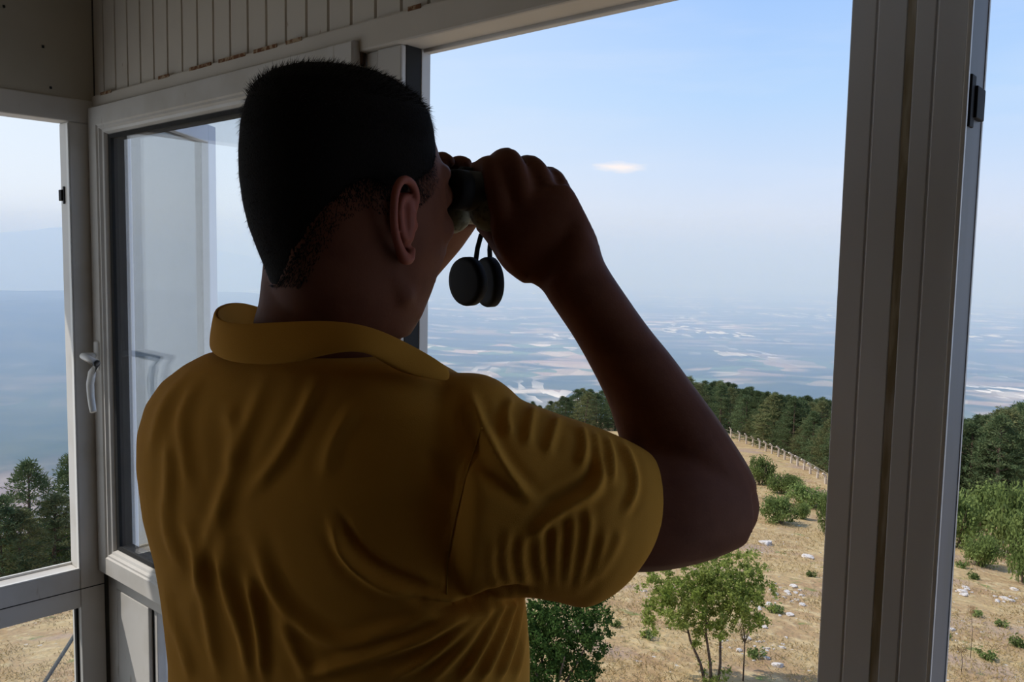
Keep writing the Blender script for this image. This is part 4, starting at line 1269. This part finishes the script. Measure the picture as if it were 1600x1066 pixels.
# shorter, sparser stubble fading out below the hairline
for j in range(9000):
    k = int(rs.integers(0, nseg)); yh = hairline(k * 360 / nseg)
    if k * 360 / nseg < 55 or k * 360 / nseg > 305: continue
    y = yh - 4 + 46 * rs.random() ** 1.7
    if y > 446: continue
    ring = ring_at(y, .0028); c = ring.mean(0); p = ring[k] + (ring[(k + 1) % nseg] - ring[k]) * rs.random()
    nrm = Vector(unit(p - c)); p = Vector(p); d = (nrm * .3 + Vector((0, 0, -.8)) + Vector(rs.normal(size=3) * .25)).normalized() * .0032
    s_ = d.cross(nrm).normalized() * .0004; q0 = p - nrm * .0008
    hv += [q0 - s_, q0 + s_, q0 + d * .6 + s_ * .7, q0 + d]
st = card_mesh('hair_strands', np.array([tuple(v) for v in hv]), M_HAIR)
o = link(bpy.data.objects.new('hair_strands', st)); o.parent = hair; o['kind'] = 'stuff'

# ---- polo shirt
shirt = MB()
# rows: y, left, right outline, distance of the section centre, half thickness front to back
TOR = [(560, 320, 690, .79, .075), (580, 285, 730, .80, .090), (610, 250, 765, .81, .100), (648, 226, 790, .82, .108), (695, 213, 800, .825, .113), (750, 212, 805, .83, .116), (830, 222, 812, .835, .116),
       (900, 240, 822, .84, .114), (960, 250, 828, .845, .112), (1010, 256, 828, .845, .112), (1066, 262, 822, .845, .112), (1180, 262, 806, .845, .112), (1330, 250, 800, .845, .113), (1480, 240, 805, .845, .114)]
rg = []
cT, sT = math.cos(math.radians(TORSO_AZ)), math.sin(math.radians(TORSO_AZ))
tor_c = []
for y, L, R_, Y, tk in TOR:
    def make(L, R_):
        c0 = at((L + R_) / 2, y, Y); E_ = (R_ - L) / 2 * Y / F_PX
        w = math.sqrt(max(E_ ** 2 - (tk * sT) ** 2, .0009)) / cT
        t_ = np.arange(64) * 2 * math.pi / 64; cx, sx = np.cos(t_), np.sin(t_); e = .85
        return c0[None] + np.outer(w * np.sign(cx) * abs(cx) ** e, trt) + np.outer(tk * np.sign(sx) * abs(sx) ** e, tf)
    rg.append(list(fit_ring(make, L, R_)))
top_c = at(520, 550, .785)
rg.insert(0, [top_c + (p - np.mean(rg[0], axis=0)) * .80 for p in rg[0]])
shirt.rings(rg)
# right sleeve: two edges in the photo, closing in to a cuff with an inner lip
SLV = [(730, 640, 705, 900, .735), (765, 606, 735, 930, .735), (800, 619, 775, 928, .735), (840, 635, 820, 926, .738), (885, 651, 862, 934, .742), (930, 666, 893, 942, .75), (975, 685, 922, 930, .757), (1008, 702, 945, 908, .763), (1024, 716, 968, 882, .767)]
def bow(rings, last):
    return rings
sr = arm_from_px(SLV, 0, seg=40, dfl=.86)
# hem plane: bulge outward in the middle as the loose opening does
hem = arm_from_px([(1028, 722, 972, 880, .768)], 0, seg=40, dfl=.86) if False else None
inner = arm_from_px([(1018, 722, 966, 874, .768), (1000, 716, 950, 872, .764), (985, 712, 936, 880, .760)], 0, seg=40, dfl=.80)
shirt.rings(sr + inner)
# bulge of the shoulder blade and the right shoulder top
shirt.ball(at(728, 690, .735), (.060, .060, .062), 24)
# cloth bridging from the sleeve underside to the side of the chest
shirt.tube([at(690, 860, .745), at(760, 868, .755), at(835, 880, .76)], [.048, .040, .030], 20)
# left shoulder and sleeve reaching forward on the far side
SLL = SH_L
shirt.tube([at(330, 665, .91), SLL, SLL * .55 + EL_L * .45, SLL * .3 + EL_L * .7], [.060, .066, .068, .068], 28)
sh_me_ = fused(shirt, 0.0030, 20, 0.5)

# folds: ridges and creases of the cloth, (points, height m, half width px)
def zb(l): return [(180 + x / 1.704, 440 + y / 1.704) for x, y in l]        # notes taken on enlarged crops of the photo
def zs(l): return [(640 + x / 2.107, 560 + y / 2.107) for x, y in l]
FOLDS = [
 (zb([(400, 260), (335, 430), (290, 570), (240, 700), (205, 900)]), .0035, 11), (zb([(540, 260), (490, 380), (440, 470), (360, 560)]), .004, 10),
 (zb([(640, 330), (580, 420), (560, 520)]), .003, 11), (zb([(130, 400), (145, 520), (130, 640), (180, 780)]), .004, 9), (zb([(200, 240), (120, 330), (90, 470)]), .004, 9),
 (zb([(225, 250), (180, 330), (170, 420), (200, 560)]), .003, 10),
 (zb([(580, 640), (600, 710), (660, 780), (760, 830), (860, 858), (910, 862)]), .008, 9), (zb([(600, 620), (625, 690), (680, 750), (780, 800), (870, 835)]), -.004, 9),
 (zb([(370, 680), (420, 830), (520, 930), (620, 970), (760, 920), (900, 880)]), .006, 11), (zb([(500, 1050), (640, 1010), (800, 960), (915, 905)]), .006, 9),
 (zb([(270, 700), (300, 820), (350, 950), (365, 1066)]), .006, 10), (zb([(350, 780), (385, 900), (400, 1066)]), .006, 8), (zb([(190, 640), (230, 760), (250, 900), (280, 1066)]), .0045, 9),
 (zb([(120, 800), (150, 900), (190, 1000), (200, 1066)]), .005, 8), (zb([(300, 560), (280, 660), (320, 800)]), .003, 12),
 (zb([(440, 880), (470, 960), (520, 1060)]), .004, 10), (zb([(300, 330), (320, 400), (300, 500)]), .003, 12),
 (zs([(195, 110), (215, 180), (250, 250), (290, 340), (350, 420), (410, 470)]), .008, 9), (zs([(160, 150), (180, 250), (230, 350), (290, 430)]), -.005, 12),
 (zs([(640, 370), (600, 450), (520, 490), (450, 530), (390, 590)]), .007, 9), (zs([(620, 300), (600, 390), (500, 450), (420, 490)]), -.005, 9),
 (zs([(330, 130), (315, 190), (330, 260)]), .005, 7), (zs([(410, 150), (395, 210), (385, 290)]), .005, 7), (zs([(490, 185), (470, 250), (450, 320)]), .005, 7),
 (zs([(560, 215), (580, 280), (560, 360)]), .005, 7), (zs([(640, 250), (665, 320), (665, 420)]), .005, 6), (zs([(690, 265), (730, 340), (745, 430), (700, 520)]), .005, 6), (zs([(600, 230), (625, 300), (625, 400)]), .004, 6),
 (zs([(330, 560), (310, 640), (330, 740)]), .004 * .6, 7), (zs([(375, 580), (365, 660), (385, 750)]), .0045 * .6, 7), (zs([(430, 560), (425, 650), (450, 755)]), .0045 * .6, 7), (zs([(485, 530), (480, 630), (480, 770)]), .005 * .6, 7),
 (zs([(540, 500), (535, 620), (510, 770)]), .005 * .6, 7), (zs([(590, 480), (590, 600), (545, 780)]), .005 * .6, 7), (zs([(645, 560), (620, 670), (570, 770)]), .0045 * .6, 7), (zs([(700, 560), (660, 650), (610, 740)]), .004 * .6, 7), (zs([(280, 600), (265, 680), (290, 760)]), .003 * .6, 7),
 (zs([(238, 230), (200, 340), (170, 450), (140, 580), (122, 680), (122, 778)]), -.003, 3), (zs([(60, 300), (110, 420), (150, 460)]), -.003, 12),
 (zs([(-40, 770), (60, 805), (130, 822), (210, 812), (290, 772), (400, 768)]), -.014, 9), (zs([(-60, 740), (40, 778), (110, 795), (190, 790)]), .006, 7),
 (zs([(230, 815), (120, 870), (20, 920), (-120, 960)]), .006, 8), (zs([(250, 810), (170, 900), (60, 990), (-60, 1050)]), .006, 7), (zs([(275, 795), (230, 880), (150, 980), (60, 1066)]), .006, 7),
 (zs([(310, 780), (275, 880), (220, 980), (160, 1066)]), .007, 6), (zs([(345, 775), (320, 870), (275, 980), (230, 1066)]), .007, 6), (zs([(375, 772), (358, 870), (325, 980), (290, 1066)]), .007, 5), (zs([(395, 772), (385, 870), (362, 980), (345, 1066)]), .006, 5),
]
def fold_displace(me, folds):
    n = len(me.vertices); co = np.empty(n * 3); me.vertices.foreach_get('co', co); co = co.reshape(-1, 3)
    nr = np.empty(n * 3); me.vertices.foreach_get('normal', nr); nr = nr.reshape(-1, 3)
    p2 = proj(co)
    view = unit(CAM - co)
    face = np.clip((nr * view).sum(1) * 2.2, 0, 1)
    tot = np.zeros(n)
    for pts, amp, wd in folds:
        P_ = np.array(pts, float)
        # smooth the polyline
        for _ in range(2):
            Q = [P_[0]]
            for a, b in zip(P_[:-1], P_[1:]): Q += [a * .75 + b * .25, a * .25 + b * .75]
            Q.append(P_[-1]); P_ = np.array(Q)
        best = np.full(n, 1e9); tt = np.zeros(n)
        L_ = np.r_[0, np.cumsum(np.linalg.norm(np.diff(P_, axis=0), axis=1))]
        for i in range(len(P_) - 1):
            a, d = P_[i], P_[i + 1] - P_[i]; dd = d @ d + 1e-9
            s_ = np.clip(((p2 - a) @ d) / dd, 0, 1)
            dist = np.linalg.norm(p2 - (a + s_[:, None] * d), axis=1)
            m_ = dist < best; best[m_] = dist[m_]; tt[m_] = (L_[i] + s_[m_] * math.sqrt(dd)) / L_[-1]
        taper = np.clip(np.minimum(tt, 1 - tt) * 5 + .12, 0, 1)
        g = best / wd
        tot += amp * (.85 if abs(wd) <= 7 else .95) * (np.exp(-g ** 2) - .22 * np.exp(-((g - 2) ** 2))) * taper
    # gentle unevenness all over
    tot += (fbm(co[:, 0] + co[:, 1], co[:, 2], .09, 3, 4) - .5) * .004
    co += nr * (tot * face)[:, None]
    me.vertices.foreach_set('co', co.ravel()); me.update()
fold_displace(sh_me_, FOLDS)
# open the neck of the shirt
shirt_o = mp(mesh_obj('polo_shirt', sh_me_, M_SHIRT))

# collar: a folded band standing round the neck
def strip(name, rows, mat, thick, par, sub=2):
    """rows of equally many 3-D points"""
    n = len(rows[0]); v = [p for r_ in rows for p in r_]; f = []
    for i in range(len(rows) - 1):
        for k in range(n - 1): f.append((i * n + k, i * n + k + 1, (i + 1) * n + k + 1, (i + 1) * n + k))
    mb = MB().add(v, f); me = mb.mesh(name)
    bm = bmesh.new(); bm.from_mesh(me); bmesh.ops.recalc_face_normals(bm, faces=bm.faces); bm.to_mesh(me); bm.free()
    o_ = mesh_obj(name, me, mat); o_.parent = par
    me.polygons.foreach_set('use_smooth', [True] * len(me.polygons))
    q = o_.modifiers.new('s', 'SOLIDIFY'); q.thickness = thick; q.offset = 0
    q = o_.modifiers.new('u', 'SUBSURF'); q.levels = sub; q.render_levels = sub
    return o_
CT = [(700, 576, .705), (680, 560, .700), (650, 543, .700), (618, 526, .695), (580, 510, .690), (540, 502, .688), (500, 500, .690), (460, 501, .695), (420, 503, .705), (385, 505, .715), (352, 503, .735), (336, 494, .765), (336, 481, .80), (352, 473, .835), (375, 471, .865), (402, 478, .885), (440, 490, .895), (500, 510, .895)]
CM = [(704, 585, .700), (684, 578, .692), (652, 564, .688), (620, 550, .683), (580, 533, .676), (540, 528, .673), (500, 530, .675), (460, 536, .680), (420, 538, .690), (380, 538, .701), (345, 533, .722), (331, 522, .755), (332, 508, .795), (350, 498, .835), (376, 494, .868), (402, 500, .889), (440, 512, .90), (500, 535, .90)]
CB = [(702, 597, .700), (680, 594, .690), (645, 588, .682), (612, 572, .678), (575, 551, .672), (540, 549, .668), (500, 558, .668), (460, 568, .672), (420, 572, .682), (380, 570, .695), (345, 563, .718), (327, 549, .755), (329, 533, .80), (350, 520, .845), (380, 516, .88), (402, 520, .90), (440, 535, .91), (500, 560, .91)]
col_rows = [[at(*p) for p in CT], [at(*p) for p in CM], [at(*p) for p in CB]]
collar = strip('collar', col_rows, M_SHIRT, .0035, None); mp(collar)
# inner stand of the collar
ins = []
cen_n = at(520, 520, .79)
for row, sc_f in ((CT, .985), (CB, .86)):
    rr_ = []
    for p in row:
        q = at(*p); w = cen_n.copy(); w[2] = q[2]; rr_.append(w + (q - w) * sc_f)
    ins.append(rr_)
cs = strip('collar_stand', ins, M_SHIRT, .003, None); mp(cs)
# hidden seam line below the collar and the arm-hole stitching lie on the shirt
bvh = BVHTree.FromPolygons([v.co[:] for v in sh_me_.vertices], [p.vertices[:] for p in sh_me_.polygons])
def on_shirt(px, py, lift=.0004):
    d = Vector(_f + _r * (px - 800) / F_PX + _d * (py - 533) / F_PX).normalized()
    h = bvh.ray_cast(Vector(CAM), d)
    if h[0] is None: return None
    return np.array(h[0]) + np.array(h[1]) * lift
def stitch(name, pts, rad):
    P_ = []
    for a, b in zip(pts[:-1], pts[1:]):
        for k in range(6): P_.append((a[0] + (b[0] - a[0]) * k / 6, a[1] + (b[1] - a[1]) * k / 6))
    P_.append(pts[-1])
    q = [on_shirt(*p) for p in P_]; q = [p for p in q if p is not None]
    if len(q) > 2:
        o_ = MB().tube(q, rad, 6).build(name, M_SEAM, None, smooth=True); mp(o_)
stitch('armhole_seam', zs([(238, 230), (200, 340), (170, 450), (140, 580), (122, 680), (122, 778)]), .0008)
0 and stitch('yoke_seam', [(326, 560), (340, 578), (365, 587), (400, 588)], .0008)

# trousers and shoes, below the picture
hz = 0.93
tro = MB()
hp0 = np.array([chest[0] - .005, .842, 0])
tro.rings([[hp0 + Z3 * z + trt * w * math.cos(2 * math.pi * k / 32) + tf * t_ * math.sin(2 * math.pi * k / 32) for k in range(32)] for z, w, t_ in ((1.02, .155, .105), (.92, .170, .115), (.84, .172, .118), (.76, .165, .10))])
shoe = []
for s_ in (-1, 1):
    hpj = hp0 + trt * s_ * .085
    ft = hp0 + trt * s_ * .13
    tro.tube([hpj + Z3 * .88, hpj * .5 + ft * .5 + Z3 * .50 + tf * .01, ft + Z3 * .07], [.092, .068, .055], 24)
    sm_ = MB()
    d_ = unit(tf + trt * s_ * .15); sd_ = np.cross(d_, Z3)
    sm_.rings([[ft + d_ * f_ + sd_ * w * math.cos(2 * math.pi * k / 24) + Z3 * max(.0, hh_ + hh_ * .98 * math.sin(2 * math.pi * k / 24)) for k in range(24)] for f_, w, hh_ in ((-.085, .02, .022), (-.075, .034, .045), (-.02, .040, .052), (.05, .044, .042), (.12, .048, .028), (.17, .038, .020), (.19, .016, .012))])
    shoe.append(sm_)
mp(mesh_obj('trousers', fused(tro, .008, 6), M_TROUSER))
for sm_ in shoe: mp(sm_.build('shoe', M_SHOE, None, smooth=True))

# ---- binoculars
bn = empty('binoculars', tuple(bp(0, .05, 0)), 'dark binoculars with olive underside held up to the eyes, two round lens caps hanging below', 'binoculars')
def bpar(o_): o_.parent = bn; o_.matrix_parent_inverse = Matrix.Translation(-Vector(bn.location)); return o_
for s_ in (-1, 1):
    x_ = s_ * .033
    ob = MB().tube([bp(x_, .010, 0), bp(x_, .030, 0), bp(x_ * 1.05, .045, 0), bp(x_ * 1.2, .054, 0), bp(x_ * 1.25, .085, 0), bp(x_ * 1.25, .106, 0), bp(x_ * 1.25, .108, 0)], [.0195, .020, .024, .0275, .0265, .029, .026], 28)
    o_ = bpar(ob.build('barrel', M_BLACKM, None, smooth=True))
    ec_ = MB().tube([bp(x_, -.006, 0), bp(x_, -.004, 0), bp(x_, .012, 0), bp(x_, .014, 0)], [.0165, .0195, .0195, .017], 28)
    bpar(ec_.build('eyecup', M_BLACK, None, smooth=True))
    bpar(MB().tube([bp(x_ * 1.25, .1082, 0), bp(x_ * 1.25, .1092, 0)], .0235, 24).build('objective_lens', material('coated_lens', (.02, .02, .04), .05, .8), None, smooth=True))
    ph = MB().ball(bp(x_ * 1.15, .040, -.018), (.023, .023, .021), 20)
    bpar(ph.build('prism_housing', M_OLIVE, None, smooth=True))
bpar(MB().tube([bp(0, .022, .006), bp(0, .085, .006)], .009, 18).build('hinge_bridge', M_BLACKM, None, smooth=True))
bpar(MB().tube([bp(-.03, .07, .0), bp(.03, .07, .0)], [(.012, .01), (.012, .01)], 12).build('bridge_arm', M_BLACKM, None, smooth=True))
bpar(MB().tube([bp(0, .028, .018), bp(0, .046, .018)], .010, 18).build('focus_wheel', M_BLACK, None, smooth=True))
# hanging lens caps
def cap(cx, cy, Y, yaw, rad, s0, s1, Ys):
    c = at(cx, cy, Y); n_ = hdir(yaw); n_ = unit(n_ + Z3 * .05); a = unit(np.cross(n_, Z3)); b = np.cross(a, n_)
    mb = MB()
    rings = []
    for k_, r_ in ((-.006, rad * .80), (-.0055, rad * .96), (-.003, rad), (.004, rad), (.0055, rad * .94), (.0052, rad * .80), (.002, rad * .78)):
        rings.append([c + n_ * k_ + a * r_ * math.cos(2 * math.pi * k / 36) + b * r_ * math.sin(2 * math.pi * k / 36) for k in range(36)])
    mb.rings(rings)
    o_ = bpar(mb.build('lens_cap', M_BLACK, None, smooth=True))
    q0 = at(s0[0], s0[1], Ys); q1 = at(s1[0], s1[1], Y)
    mid = (q0 + q1) / 2 + np.array([-.001, 0, 0])
    w = bpar(MB().tube([q0 + Z3 * .004, mid, q1 - Z3 * .004], [(.0026, .0014)] * 3, 8, up=_r).build('cap_strap', M_BLACK, None, smooth=True))
cap(731, 440, .88, 46, .0255, (752, 372), (743, 405), .885)
cap(764, 441, .905, 62, .0268, (767, 375), (766, 406), .905)
